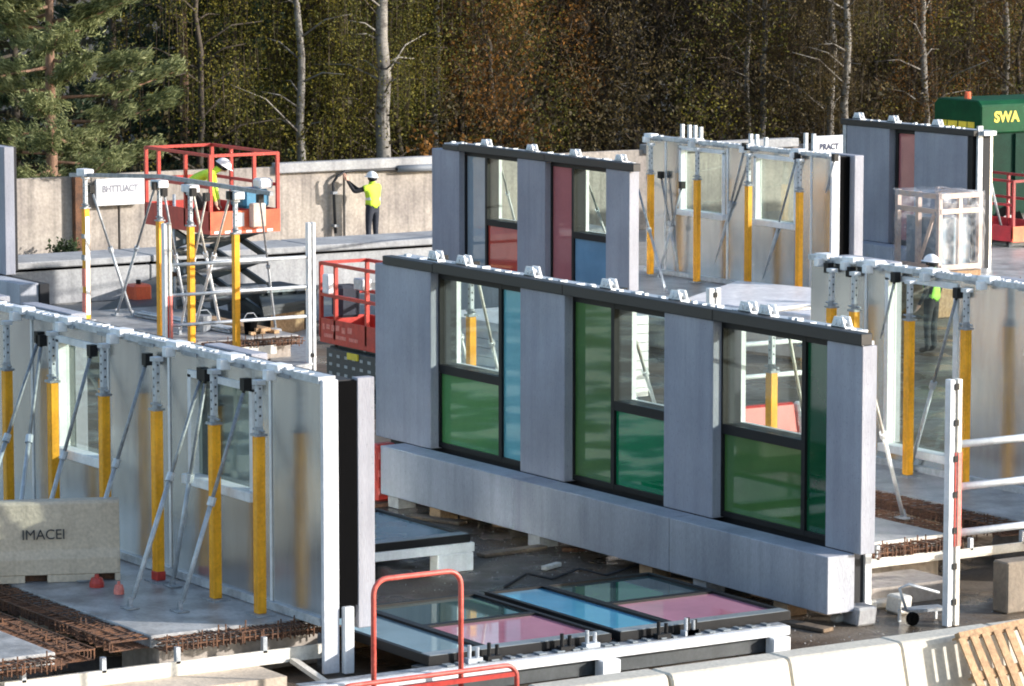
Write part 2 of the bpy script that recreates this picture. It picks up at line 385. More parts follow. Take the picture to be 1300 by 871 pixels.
# ================================================================== SETTING
def sheet(name, x0, x1, y0, y1, z, m, nx=1, ny=1, rough=0.0):
    vs = []; fs = []
    for j in range(ny + 1):
        for i in range(nx + 1):
            edge = i in (0, nx) or j in (0, ny)
            vs.append((x0 + (x1 - x0) * i / nx, y0 + (y1 - y0) * j / ny, z + (0 if edge else random.uniform(-rough, rough))))
    for j in range(ny):
        for i in range(nx):
            a = j * (nx + 1) + i; fs.append((a, a + 1, a + nx + 2, a + nx + 1))
    me = bpy.data.meshes.new(name); me.from_pydata(vs, [], fs); me.materials.append(m)
    o = bpy.data.objects.new(name, me); COL.objects.link(o); o['kind'] = 'structure'; return o
sheet('ground', -46, 160, -160, 200, 0.0, M['ground'])
sheet('woodland_floor', -900, -42.5, -600, 700, 0.006, M['litter'])
sheet('yard_paving', -42.49, -29.9, -30, 60, 0.006, M['yard'])

# perimeter wall of concrete panels, running along Y at X = -45
WX = -42.2
WH = PX(300, 213, WX).z
wall = thing('perimeter_wall', 'long tan concrete perimeter wall of upright panels in front of the trees', 'wall', (WX, 15, 0))
y = -6.0; k = 0
while y < 52:
    w = 2.9
    h = WH + random.uniform(-.03, .03) - (.05 if y > 22 else 0)
    xo = random.uniform(-.02, .02)
    MB().box(WX - .16, WX + xo, y + .012, y + w - .012, 0, h).build('wall_panel', M['tan'], wall, bevel=.015)
    y += w; k += 1
MB().box(WX - .2, WX + .14, 15.4, 21.0, WH - .17, WH + .06).build('coping', M['greyc'], wall, bevel=.02)
MB().box(WX - .2, WX + .12, 25.6, 30.2, WH - .12, WH + .1).build('coping', M['greyc'], wall, bevel=.02)
MB().box(WX + .03, WX + .2, PX(91, 270, WX).y, PX(91, 270, WX).y + .18, 0, WH + .02).build('post', M['rust'], wall)

# black conduit on wall
pp = thing('cable_conduit', 'black cable conduit bending up and along the back wall beside a worker', 'conduit', tuple(PX(425, 300, WX + .1)))
a = PX(426, 296, WX + .12); b = PX(423, 232, WX + .12); 
arc = [a, PX(424.5, 262, WX + .12), b, PX(428, 224, WX + .12), PX(438, 218, WX + .12), PX(452, 216, WX + .12), PX(480, 216, WX + .12), PX(515, 214, WX + .14)]
MB().path(arc, .035, 8).build('conduit', M['hose'], pp, smooth=True)
MB().path([PX(505, 214.5, WX + .16), PX(560, 212, WX + .16)], .085, 10).build('sleeve', M['pipe'], pp, smooth=True)
for t in (0.15, .8):
    q = a.lerp(b, t); MB().box(WX + .05, WX + .2, q.y - .06, q.y + .06, q.z - .03, q.z + .03).build('clip', M['galvd'], pp)

# signs on the wall
def wall_sign(px0, px1, y0, y1, label, body, ink, frac):
    a = PX(px0, y0, WX + .2); b = PX(px1, y1, WX + .2)
    s = thing('wall_sign', label, 'sign', (WX + .2, (a.y + b.y) / 2, b.z))
    z1 = (PX(px0, y0, WX + .2).z + PX(px1, y0, WX + .2).z) / 2; z0 = z1 - .50 * (b.y - a.y)
    MB().box(WX + .16, WX + .24, a.y, b.y, z0, z1).build('sign_board', M['white'], s, bevel=.01)
    MB().box(WX + .03, WX + .16, a.y + .2, a.y + .28, z0 - .02, z1).box(WX + .03, WX + .16, b.y - .28, b.y - .2, z0 - .02, z1).build('bracket', M['galvd'], s)
    W = b.y - a.y
    return s, a, b, z0, z1, W
s, a, b, z0, z1, W = wall_sign(121, 183, 226, 250, 'white sign with one line of grey lettering high on the back wall', '', None, 1)
text("BHTTUACT", .21, (WX + .243, a.y + .12 * W, z1 - .30), (0, 1, 0), (0, 0, 1), M['inkgrey'], s, bold=.008, sx=.82)
s, a, b, z0, z1, W = wall_sign(1031, 1082, 172, 190, 'white sign with navy lettering on the wall behind the foil faced panel', '', None, 1)
text("BRACT", .20, (WX + .243, a.y + .16 * W, z1 - .34), (0, 1, 0), (0, 0, 1), M['navy'], s, bold=.010, sx=.95)

# ================================================================== FACADE (outside face towards -Y)
ZP0, ZP1, ZT, ZTOP = .17, .85, 1.955, 3.265
def bracket_mb(x, yc, z, w=.28, h=.135):
    b = MB()
    for dy in (-.05, .05):
        b.prism([(x - w/2, yc + dy, z), (x + w/2, yc + dy, z), (x + w*.28, yc + dy, z + h), (x - w*.28, yc + dy, z + h)], (0, .022, 0))
    b.box(x - w/2, x + w/2, yc - .05, yc + .072, z - .012, z + .02)
    b.tube((x - w*.14, yc - .07, z + h*.55), (x - w*.14, yc + .09, z + h*.55), .035, n=8)
    b.tube((x + w*.14, yc - .07, z + h*.55), (x + w*.14, yc + .09, z + h*.55), .035, n=8)
    return b
def facade(name, label, X0, X1, Y0, pils, bays, plinths, beams, brackets, zb=ZP0, loc=None, core_end=.42, rail=True):
    root = thing(name, label, 'wall panel', loc or ((X0 + X1) / 2, Y0 + .3, 0))
    for (a, b) in pils:
        MB().box(a, b, Y0, Y0 + .215, ZP1, 3.285).build('pilaster', M['facade'], root, bevel=.008)
    for (a, b) in plinths:
        MB().box(a + .006, b - .006, Y0 - .40, Y0 - .002, zb, ZP1 - .003).build('plinth', M['plinth'], root, bevel=.01)
    opens = []
    for bay in bays:
        x0, x1 = bay[0][0], bay[-1][1]
        f = MB(); yf0, yf1 = Y0 + .13, Y0 + .217; fw = .075
        zb0, zt0 = .87, 3.268
        f.box(x0, x1, yf0, yf1, zb0, zb0 + .07); f.box(x0, x1, yf0, yf1, zt0 - .07, zt0)
        f.box(x0, x0 + fw, yf0 - .002, yf1, zb0, zt0); f.box(x1 - fw, x1, yf0 - .002, yf1, zb0, zt0)
        panes = []
        for i, (a, b, up, low) in enumerate(bay):
            if i: f.box(a - fw/2, a + fw/2, yf0 - .003, yf1, zb0, zt0)
            pa = a + (fw if i == 0 else fw/2); pb = b - (fw if i == len(bay) - 1 else fw/2)
            if low is None: panes.append((pa, pb, zb0 + .07, zt0 - .07, up))
            else:
                f.box(a, b, yf0 - .001, yf1, ZT - .06, ZT + .06)
                panes.append((pa, pb, ZT + .06, zt0 - .07, up)); panes.append((pa, pb, zb0 + .07, ZT - .06, low))
        fr = f.build('window_frame', M['black'], root)
        for (pa, pb, z0, z1, g) in panes:
            MB().box(pa - .01, pb + .01, Y0 + .165, Y0 + .182, z0 - .01, z1 + .01).build('pane', M[g], fr)
            if g == 'clear': opens.append((pa, pb, z0, z1))
    # core with openings only behind the clear panes
    c = MB(); cX0, cX1 = X0 + .05, X1 - core_end
    xs = cX0
    for (a, b, z0, z1) in sorted(opens):
        c.box(xs, a, Y0 + .22, Y0 + .40, zb - .02, 3.30)
        c.box(a, b, Y0 + .22, Y0 + .40, zb - .02, z0); c.box(a, b, Y0 + .22, Y0 + .40, z1, 3.30)
        xs = b
    c.box(xs, cX1, Y0 + .22, Y0 + .40, zb - .02, 3.30)
    c.build('core', M['core'], root)
    c = MB(); xs = cX0 + .003; y0, y1 = Y0 + .401, Y0 + .46
    for (a, b, z0, z1) in sorted(opens):
        MB().box(xs, a - .1, y0, y1, zb - .02, 3.28).build('foil_board', M['foil'], root)
        MB().box(a - .1, b + .1, y0, y1, zb - .02, z0 - .1).build('foil_board', M['foil'], root)
        r = MB(); yy0, yy1 = Y0 + .225, y1 + .01
        r.box(a - .1, a - .002, y0 - .0, yy1, z0 - .1, z1 + .08).box(b + .002, b + .1, y0, yy1, z0 - .1, z1 + .08)
        r.box(a - .002, b + .002, y0, yy1, z0 - .1, z0).box(a - .002, b + .002, y0, yy1, z1, z1 + .08)
        r.build('window_reveal', M['white'], root)
        xs = b + .1
    MB().box(xs, cX1, y0, y1, zb - .02, 3.28).build('foil_board', M['foil'], root)
    for (a, b, th) in beams:
        MB().box(a + .004, b - .004, Y0 - .035, Y0 + .13, 3.292, 3.292 + th).build('top_beam', M['cap'], root, bevel=.008)
    if rail:
        t = MB(); t.box(X0 + .25, X1 - .5 * (core_end > .3), Y0 + .135, Y0 + .46, 3.305, 3.40)
        x = X0 + .35
        while x < X1 - .55:
            w_ = random.uniform(.03, .09); ya_ = Y0 + random.uniform(.18, .3); t.box(x, x + w_, ya_, ya_ + random.uniform(.05, .14), 3.399, 3.41 + random.uniform(0, .03)); x += w_ + random.choice((.06, .1, .18, .3)) * random.uniform(.7, 1.3)
        t.build('top_rail', M['galv'], root)
    for bx in brackets:
        bracket_mb(bx, Y0 + .25, 3.41).build('lifting_bracket', M['white'], root)
    return root

def xa(px, py, Y): return PY(px, py, Y).x
main = facade('facade_panel', 'large grey concrete facade panel with green and teal glazing across the middle of the yard',
    -11.16, 0.0, 0.0,
    [(-11.16, -9.66), (-7.37, -6.30), (-4.03, -2.98), (-.68, 0.0)],
    [[(-9.70, -8.07, 'clear', 'gl_leaf'), (-8.07, -7.22, 'gl_teal', None)],
     [(-6.36, -5.37, 'gl_olive', None), (-5.37, -3.90, 'clear', 'gl_emer')],
     [(-3.02, -1.30, 'clear', 'gl_olive'), (-1.30, -.56, 'gl_bottle', None)]],
    [(-10.35, -6.92), (-6.92, -3.32), (-3.32, -.09)],
    [(-10.9, -9.55, .12), (-9.55, -6.3, .14), (-6.3, -2.95, .14), (-2.95, .02, .14)],
    [xa(560, 325, .34), xa(596, 330, .34), xa(683, 345, .34), xa(780, 360, .34), xa(868, 378, .34), xa(957, 392, .34), xa(982, 395, .34), xa(1076, 410, .34)])
for x in (-.43,):
    MB().box(x, x + .05, .37, .46, .05, 3.28).build('end_stud', M['white'], main)
# packers under the plinth
for i, px in enumerate((508, 562, 690, 835, 905, 1010)):
    x = xa(px, 0, -.2)
    MB().box(x - .14, x + .14, -.34, -.06, 0.005, .165).build('packer', M['wood'] if i % 2 else M['greyc'], main)

back = facade('facade_panel', 'smaller grey facade panel with red and blue glazing standing behind the main one',
    -29.75, -22.75, 12.1,
    [(-29.75, -28.72), (-26.60, -25.62), (-23.55, -22.78)],
    [[(-28.75, -27.93, 'gl_grey', None), (-27.93, -26.45, 'clear', 'gl_red')],
     [(-25.66, -24.86, 'gl_rose', None), (-24.86, -23.4, 'clear', 'gl_blue')]],
    [(-29.3, -26.2), (-26.2, -22.9)],
    [(-29.3, -28.7, .10), (-28.7, -25.6, .14), (-25.6, -22.6, .14)],
    [xa(622, 185, 12.44), xa(680, 190, 12.44), xa(735, 197, 12.44), xa(793, 203, 12.44)])

FR_Y = 23.2
far = facade('facade_panel', 'blank grey facade panel with one narrow red strip, nearest the green truck',
    xa(1068, 170, FR_Y), xa(1243, 175, FR_Y), FR_Y,
    [(xa(1075, 170, FR_Y), xa(1129, 170, FR_Y)), (xa(1161, 170, FR_Y), xa(1228, 170, FR_Y))],
    [[(xa(1129, 170, FR_Y) + .06, xa(1161, 170, FR_Y) + .10, 'gl_rose', None)]],
    [(xa(1078, 170, FR_Y), xa(1232, 170, FR_Y))],
    [(xa(1068, 170, FR_Y), xa(1238, 170, FR_Y), .12)],
    [xa(1078, 150, FR_Y), xa(1122, 150, FR_Y), xa(1178, 155, FR_Y)], core_end=.12)
e = xa(1238, 170, FR_Y)
MB().box(xa(1228, 170, FR_Y) + .004, xa(1234, 170, FR_Y), FR_Y + .02, FR_Y + .19, .2, 3.28).build('edge_seal', M['black'], far)
MB().box(xa(1070, 170, FR_Y), xa(1074, 170, FR_Y), FR_Y + .0, FR_Y + .19, .2, 3.28).build('edge_trim', M['galv'], far)
MB().box(e - .05, e + .01, FR_Y + .08, FR_Y + .2, .1, 3.5).build('end_post', M['galv'], far)

# grey panel just entering at the left edge
lx = PY(5, 190, 4.6).x
lf = thing('facade_panel', 'grey facade panel just entering the picture at the left edge before the wall', 'wall panel', (lx - 2.4, 4.8, 0))
zt = PY(4, 187, 4.6).z
MB().box(lx - 1.1, lx, 4.6, 4.81, .86, zt).build('pilaster', M['facade'], lf, bevel=.008)
MB().box(lx - 3.6, lx - 1.25, 4.6, 4.81, .86, zt).build('pilaster', M['facade'], lf, bevel=.008)
px = PY(25, 365, 4.2).x
MB().box(lx - 3.6, px, 4.2, 4.598, .12, .84).build('plinth', M['plinth'], lf, bevel=.01)
MB().box(lx - 3.5, px + .05, 4.605, 4.80, .1, .82).build('core', M['core'], lf)
MB().box(lx - 3.5, lx - .3, 4.82, 5.0, .9, zt - .02).build('core', M['core'], lf)

# ================================================================== PANELS SEEN FROM INSIDE (inner face towards -Y)
def inner_panel(name, label, X0, X1, Y0, opens, joints, z0, zt=3.27, ext=False, pil=(), tall=(), clamps=(), endfoot=False):
    root = thing(name, label, 'wall panel', ((X0 + X1) / 2, Y0 + .3, 0))
    # foil boards between joints, cut round the openings
    xs = sorted(set([X0] + list(joints) + [X1 - .057] + [v for o in opens for v in o[:2]]))
    for a, b in zip(xs[:-1], xs[1:]):
        if b - a < .02: continue
        o = next((o for o in opens if o[0] - 1e-6 <= a and b <= o[1] + 1e-6), None)
        if o:
            MB().box(a + .003, b - .003, Y0, Y0 + .045, z0 + .09, o[2]).build('foil_board', M['foil'], root)
            if zt - .05 - o[3] > .02: MB().box(a + .003, b - .003, Y0, Y0 + .045, o[3], zt - .05).build('foil_board', M['foil'], root)
        else:
            MB().box(a + .003, b - .003, Y0 + random.uniform(0, .004), Y0 + .045, z0 + .09, zt - .05).build('foil_board', M['foil'], root)
    for j in joints:
        if any(o[0] - .03 < j < o[1] + .03 for o in opens): continue
        MB().box(j - .022, j + .022, Y0 - .012, Y0 - .001, z0 + .09, zt - .05).build('joint_strip', M['white'], root)
    for (a, b, s0, s1) in opens:
        f = MB(); yy0, yy1 = Y0 - .02, Y0 + .125
        f.box(a - .06, a + .02, yy0, yy1, s0 - .0, s1).box(b - .02, b + .06, yy0, yy1, s0, s1).box(a - .06, b + .06, yy0, yy1 - .002, s1 - .03, s1 + .05)
        fr = f.build('window_frame', M['white'], root)
        MB().box(a - .1, b + .1, Y0 - .09, Y0 + .12, s0 - .11, s0 + .004).build('sill', M['white'], fr, bevel=.01)
        MB().box(a + .02, b - .02, Y0 + .085, Y0 + .10, s0, s1 - .03).build('pane', M['clear'], fr)
    # core
    c = MB(); x = X0 + .02
    for (a, b, s0, s1) in sorted(opens):
        c.box(x, a - .061, Y0 + .047, Y0 + .128, z0 + .06, zt - .02); c.box(x, a - .38, Y0 + .128, Y0 + .40, z0 + .06, zt - .02)
        c.box(a - .38, b + .061, Y0 + .128, Y0 + .40, z0 + .06, s0 - .115); c.box(a - .38, b + .061, Y0 + .128, Y0 + .40, s1 + .051, zt - .02); c.box(a - .061, b + .061, Y0 + .047, Y0 + .128, z0 + .06, s0 - .115); c.box(a - .061, b + .061, Y0 + .047, Y0 + .128, s1 + .051, zt - .02)
        x = b + .061
    c.box(x, X1 - .057, Y0 + .175, Y0 + .40, z0 + .06, zt - .02); c.box(x, X1 - .057, Y0 + .047, Y0 + .175, z0 + .06, zt - .02)
    c.build('core', M['core'], root)
    # frame: bottom track, end post
    MB().box(X0, X1 - .058, Y0 - .05, Y0 + .046, z0, z0 + .088).build('bottom_track', M['galv'], root)
    MB().box(X1 - .055, X1, Y0 - .03, Y0 + .17, (.03 if endfoot else z0), zt).build('end_post', M['steel'], root, bevel=.01)
    MB().box(X1 - .052, X1 - .004, Y0 + .18, Y0 + .40, z0 + .2, zt - .03).build('end_seal', M['rubber'], root)
    for (a, b) in pil:
        MB().box(a, b, Y0 + .405, Y0 + .62, (.50 if endfoot else .80), zt).build('pilaster', M['facade'] if not endfoot else M['facade'], root, bevel=.008)
    # top rail with studs
    t = MB(); t.box(X0, X1 - .05, Y0 - .05, Y0 + .16, zt - .04, zt + .035)
    x = X0 + .05
    while x < X1 - .15:
        w_ = random.uniform(.025, .075); ya_ = Y0 - .02 + random.uniform(-.03, .05); t.box(x, x + w_, ya_, ya_ + random.uniform(.04, .12), zt + .034, zt + .044 + random.uniform(0, .03) * random.random()); x += w_ + random.choice((.04, .06, .09, .16)) * random.uniform(.7, 1.3)
    t.build('top_rail', M['galv'], root)
    x = X0 + .2
    while x < X1 - .5:
        MB().box(x, x + random.uniform(.35, .5), Y0 - .072, Y0 - .061, zt - .055, zt - .012).build('rail_slot', M['galvd'], root); x += 1.1
    for cx in clamps:
        MB().box(cx - .13, cx + .13, Y0 - .11, Y0 + .08, zt - .015, zt + .075).box(cx - .05, cx + .05, Y0 - .20, Y0 - .07, zt - .10, zt + .02).build('rail_clamp', M['white'], root, bevel=.008)
    for (tx, h) in tall:
        MB().box(tx - .035, tx + .035, Y0 + .2, Y0 + .26, zt - .1, zt + h).build('stub_post', M['galv'], root)
    return root

# --- vertical props -------------------------------------------------
def make_prop(zs, zy, zt):
    """vertical yellow prop with a grey inner tube; origin on the slab"""
    root = thing('yellow_prop', '', 'prop', (0, 0, 0))
    h = zt - zs; hy = zy - zs
    MB().box(-.15, .15, -.11, .11, 0, .018).build('base_plate', M['galvd'], root)
    y = MB(); y.bar((0, 0, .018), (0, 0, hy), .10, .085)
    y.box(-.058, -.044, -.052, .052, .02, hy).box(.044, .058, -.052, .052, .02, hy)
    y.build('outer_tube', M['yellow'], root, bevel=.006)
    c = MB(); c.box(-.078, .078, -.07, .07, hy - .005, hy + .02); c.tube((-.13, 0, hy + .06), (.13, 0, hy + .06), .014, n=6)
    c.tube((0, 0, hy + .018), (0, 0, hy + .10), .054, .048, n=10)
    c.build('collar', M['galvd'], root)
    t = MB(); t.box(-.038, .038, -.034, .034, hy + .02, h - .05)
    t.build('inner_tube', M['galv'], root, bevel=.01)
    MB().box(-.06, .06, -.05, .06, h - .05, h).build('head_plate', M['galv'], root)
    k = MB()
    for zz in np.arange(hy + .16, h - .08, .10): k.box(-.012, .012, -.0365, -.033, zz, zz + .024).box(.0365, .040, -.012, .012, zz + .05, zz + .074)
    kk = k.build('pin_holes', M['ink'], root); kk['kind'] = 'stuff'
    return root
ORD = ['first', 'second', 'third', 'fourth', 'fifth', 'sixth', 'seventh', 'eighth']
def place_props(zs, zy, zt, spots, labels, group):
    first = make_prop(zs, zy, zt)
    for i, (x, y) in enumerate(spots):
        o = first if i == 0 else copy_tree(first)
        o.location = (x, y, zs); o.rotation_euler.z = random.uniform(-.05, .05)
        o['label'] = labels[i]; o['group'] = group

# --- diagonal braces ----------------------------------------------------
def brace(p, q, label, group, white=False, r=.028):
    """p: head on the panel, q: foot on the slab"""
    p = Vector(p); q = Vector(q); d = (q - p).normalized(); L = (q - p).length
    root = thing('push_pull_brace', label, 'brace', tuple(q), group)
    m1 = M['white'] if white else M['galv']; m2 = M['offwhite'] if white else M['galvd']
    j = p + d * L * random.uniform(.42, .52)
    MB().path([p + d * .1, j + d * .06], r * .8, 8).build('inner_tube', m2, root, smooth=True)
    MB().path([j, q - d * .12], r, 8).build('outer_tube', m1, root, smooth=True)
    MB().path([j - d * .05, j + d * .05], r * 1.7, 8).build('collar', m1, root)
    h = MB(); h.box(p.x - .05, p.x + .05, p.y - .05, p.y + .05, p.z - .07, p.z + .07); h.path([p, p + d * .14], r * .7, 6)
    h.build('head_clamp', M['black'], root)
    f = MB(); f.box(q.x - .11, q.x + .11, q.y - .07, q.y + .07, q.z, q.z + .014); f.prism([(q.x - .05, q.y - .02, q.z + .01), (q.x + .05, q.y - .02, q.z + .01), (q.x, q.y - .02, q.z + .12)], (0, .04, 0)); f.path([q + Vector((0, 0, .06)), q - d * .14], r * .7, 6)
    f.build('foot_plate', M['galvd'], root)
    return root

# --- raised slabs with starter bars ----------------------------------------
def slab(label, X0, X1, Y0, Y1, ztop, th=.14, rebar=((0, 0),), beam=True, seed=1, beam_y=None, supports=True, xfr=True, sides=(-1,), beam_drop=.30, beam_x=.30, beam_h=.155):
    rd = random.Random(seed)
    root = thing('concrete_slab', label, 'slab', ((X0 + X1) / 2, (Y0 + Y1) / 2, 0))
    MB().box(X0, X1, Y0, Y1, ztop - th, ztop).build('deck', M['slab'], root, bevel=.012)
    b = MB()
    def stick(p, q, r): b.bar(p, q, r, r)
    if xfr:       # starter bars along the near (+X) end
        y = Y0 + .05
        while y < Y1 - .03:
            z = ztop - .03 + rd.uniform(-.012, .012); L = .27 + rd.uniform(-.02, .05); dy = rd.uniform(-.015, .015); zb_ = ztop - th + .01
            stick((X1 - .02, y, z), (X1 + L, y + dy, z), .013); stick((X1 + L, y + dy, z + .006), (X1 + L, y + dy, zb_), .013); stick((X1 + L, y + dy, zb_), (X1 - .02, y, zb_), .013)
            if rd.random() < .4: stick((X1 + L * .5, y + .02, zb_ - .06), (X1 + L * .5, y + .02 + dy, ztop + rd.uniform(0, .08)), .013)
            y += .055 + rd.uniform(-.008, .012)
        for k in range(5):
            x = X1 + .05 + k * .055; z = ztop - .03 - .05 * (k % 3)
            stick((x, Y0 + .02, z), (x, Y1 - .02, z), .014)
    for sgn in sides:   # hairpin loops along the long edges, tied to longitudinal bars
        ye = Y0 if sgn < 0 else Y1
        x = X0 + .05
        while x < X1 - .02:
            L = (.44 + rd.uniform(-.03, .05)) * sgn; zt_ = ztop - .03 + rd.uniform(-.012, .012); zb_ = ztop - th + .01; dx = rd.uniform(-.015, .015)
            stick((x, ye - sgn * .02, zt_), (x + dx, ye + L, zt_), .013); stick((x + dx, ye + L, zt_ + .006), (x + dx, ye + L, zb_), .013); stick((x + dx, ye + L, zb_), (x, ye - sgn * .02, zb_), .013)
            if rd.random() < .25: stick((x + .02, ye + L * .5, zb_ - .1), (x + .02 + dx, ye + L * .5, ztop + rd.uniform(.0, .07)), .013)
            x += .062 + rd.uniform(-.008, .012)
        for k in range(6):
            yy = ye + sgn * (.05 + k * .08); z = ztop - .018 if k % 2 else ztop - th + .022
            stick((X0 + .02, yy, z), (X1 - .02, yy + rd.uniform(-.02, .02), z), .013)
    o = b.build('rebar', M['rust'], root); o['kind'] = 'stuff'
    if beam:
        by0, by1 = beam_y or (Y0 - .3, Y1 + .1); zb = ztop - beam_drop
        bb = MB(); bb.box(X1 + beam_x, X1 + beam_x + .03, by0, by1, zb + .085 - beam_h, zb + .085); bb.box(X1 - .1, X1 + beam_x, by0, by1, zb - .035, zb - .01)
        bb.build('edge_beam', M['offwhite'], root)
        y = by0 + .2
        while y < by1:
            MB().box(X1 + beam_x - .03, X1 + beam_x + .03, y, y + .05, zb + .06, zb + .2 + rd.uniform(0, .06)).build('edge_stub', M['galv'], root); y += rd.uniform(.75, 1.1)
    if supports:
        for (sx0, sx1) in ((X1 - .95, X1 - .06), (X1 - 3.6, X1 - 2.8), (X0 + .2, X0 + 1.0)):
            if sx1 - sx0 > .1 and sx0 >= X0:
                MB().box(sx0, sx1, Y0 + .12, Y1 - .12, .004, ztop - th - .002).build('support_block', M['tan'], root, bevel=.015)
    return root

# red-and-white guard posts, rails
def guard(posts, rails, label, red, mrail, w=1.0):
    root = thing('guard_rail', label, 'guard rail', tuple(posts[0][0]))
    for (p, zt, red_rng) in posts:
        MB().box(p.x - .05, p.x + .05, p.y - .105 * w, p.y - .02, p.z, zt).build('post', M['white'], root, bevel=.006)
        MB().box(p.x - .05, p.x + .05, p.y + .02, p.y + .105 * w, p.z, zt).build('post', M['white'] if not red_rng else M['offwhite'], root, bevel=.006)
        MB().box(p.x - .03, p.x + .03, p.y - .021, p.y + .021, p.z + .05, zt - .02).build('web', M['galvd'], root)
        for zz in np.arange(p.z + .25, zt, .42 if w > .8 else 9):
            MB().box(p.x + .051, p.x + .066, p.y - .03, p.y + .03, zz, zz + .07).build('bolt_plate', M['black'], root)
        if red_rng:
            MB().box(p.x + .05, p.x + .062, p.y + .03, p.y + .098 * w, red_rng[0], red_rng[1]).box(p.x - .0, p.x + .05, p.y + .1051 * w, p.y + .112 * w, red_rng[0], red_rng[1]).build('red_tape', M['pinkred'], root)
            MB().box(p.x + .05, p.x + .060, p.y - .012, p.y + .004, red_rng[0], red_rng[1]).build('red_tape', M['red'], root)
    for (a, b, r) in rails:
        MB().path([a, b], r, 8).build('rail', mrail, root, smooth=True)
    return root
# ---------------- left panel (B) with its slab, props, braces
BY = -6.6
inner_panel('foil_faced_panel', 'foil faced wall panel on the left, seen from inside with two clear windows', -12.0, -.88, BY,
    [(-7.5, -6.32, 1.70, 3.02), (-4.0, -2.55, 1.82, 2.98)], [-8.28, -7.62, -6.15, -4.55, -2.1], .56, 3.26,
    pil=[(-11.6, -10.25), (-9.45, -8.0), (-4.45, -3.3), (-1.0, -.88)],
    clamps=[-8.46, -7.15, -5.74, -4.29, -2.95, -1.87], endfoot=True)
lpanel = [o for o in bpy.data.objects if o.name.startswith('foil_faced_panel')][0]
for (a, b) in ((-6.15, -4.5), (-2.42, -1.05), (-10.2, -9.5)):
    f = MB(); ya, yb = BY + .402, BY + .47
    f.box(a, a + .06, ya, yb, .85, 3.22).box(b - .06, b, ya, yb, .85, 3.22).box(a + .06, b - .06, ya, yb - .002, .85, .91).box(a + .06, b - .06, ya, yb - .002, 3.16, 3.22)
    fr = f.build('window_frame', M['black'], lpanel)
    MB().box(a + .05, b - .05, BY + .42, BY + .44, .90, 3.17).build('pane', M['solar'], fr)
place_props(.55, 2.555, 3.17, [(-8.46, -6.86), (-7.15, -6.86), (-5.74, -6.86), (-4.29, -6.90), (-2.95, -6.86), (-1.90, -6.86)],
    ['yellow prop at the far left edge, its foot behind the lettered barrier', 'yellow prop behind the lettered barrier, left of the first clear window',
     'yellow prop right of the first clear window of the left panel', 'yellow prop with a red foot in the middle of the left panel',
     'yellow prop in front of the second clear window of the left panel', 'yellow prop nearest the white end post of the left panel'], 'yellow props along the left panel')
rp = [o for o in bpy.data.objects if o.get('label', '').startswith('yellow prop with a red foot')][0]
MB().box(-.068, .068, -.062, .062, .019, .125).build('foot_cap', M['red'], rp, bevel=.01)
bt = lambda px, py: tuple(PY(px, py, BY - .10))
for (t, b, lab) in [((50, 428), (-38, 700), 'pale brace leaning out from the left panel at the picture edge'),
                    ((53, 432), (18, 706), 'dark brace left of the second yellow prop, its foot behind the barrier'),
                    ((117, 445), (44, 712), 'grey brace crossing the first clear window of the left panel'),
                    ((187, 456), (103, 737), 'brace standing in front of the lettered barrier'),
                    ((257, 474), (165, 772), 'long pale brace with its foot nearest the slab edge'),
                    ((262, 476), (219, 744), 'dark brace behind the long pale one, left of the second clear window'),
                    ((312, 488), (228, 776), 'brace with its foot between the last two yellow props')]:
    p = bt(*t); q = tuple(PZ(*b, .555)); brace(p, q, lab, 'braces of the left panel')
slab('grey concrete slab under the left panel, edged with rusty bars', -12, -1.5, -8.42, -6.2, .55, seed=3, sides=(-1,), beam_y=(-10.3, -6.38), beam_drop=.32, beam_x=.33)
slab('corner of a concrete slab at the bottom left, beyond the rusty trench', -8, -1.25, -13, -9.66, .55, seed=5, sides=(1,), beam=False, supports=False)
MB().box(-1.2, -.5, -10.5, -7.3, .002, .16).build('ledge', M['beige']); tag(bpy.data.objects['ledge'], 'tan concrete block under the white edge beam, bottom left', 'block')
t = thing('bracing_foot', 'white steel foot bracing the end post of the left panel', 'bracket', (-.8, -6.9, 0))
p = PZ(372, 838, .18); q = PZ(412, 866, .03)
MB().bar(p, q, .08, .05).build('strut', M['offwhite'], t)
MB().box(-.90, -.82, -6.40, -6.28, .02, .76).build('stub_post', M['white'], t, bevel=.008)
# small red items on the slab
for (px, py, r, lab) in ((123, 745, .085, 'bright red plastic marker on the slab beside the lettered barrier'), (151, 754, .06, 'small faded red plastic marker on the slab')):
    q = PZ(px, py, .553); o = thing('red_marker', lab, 'marker', tuple(q), 'red markers on the slab')
    MB().path([(q.x, q.y, .553), (q.x, q.y, .60), (q.x, q.y, .66)], [r, r, r * .75], 10).build('cap', M['red'] if r > .07 else M['pinkred'], o, smooth=False)
    MB().path([(q.x, q.y, .66), (q.x, q.y, .70)], [r * .35, r * .3], 8).build('knob', M['red'] if r > .07 else M['pinkred'], o)

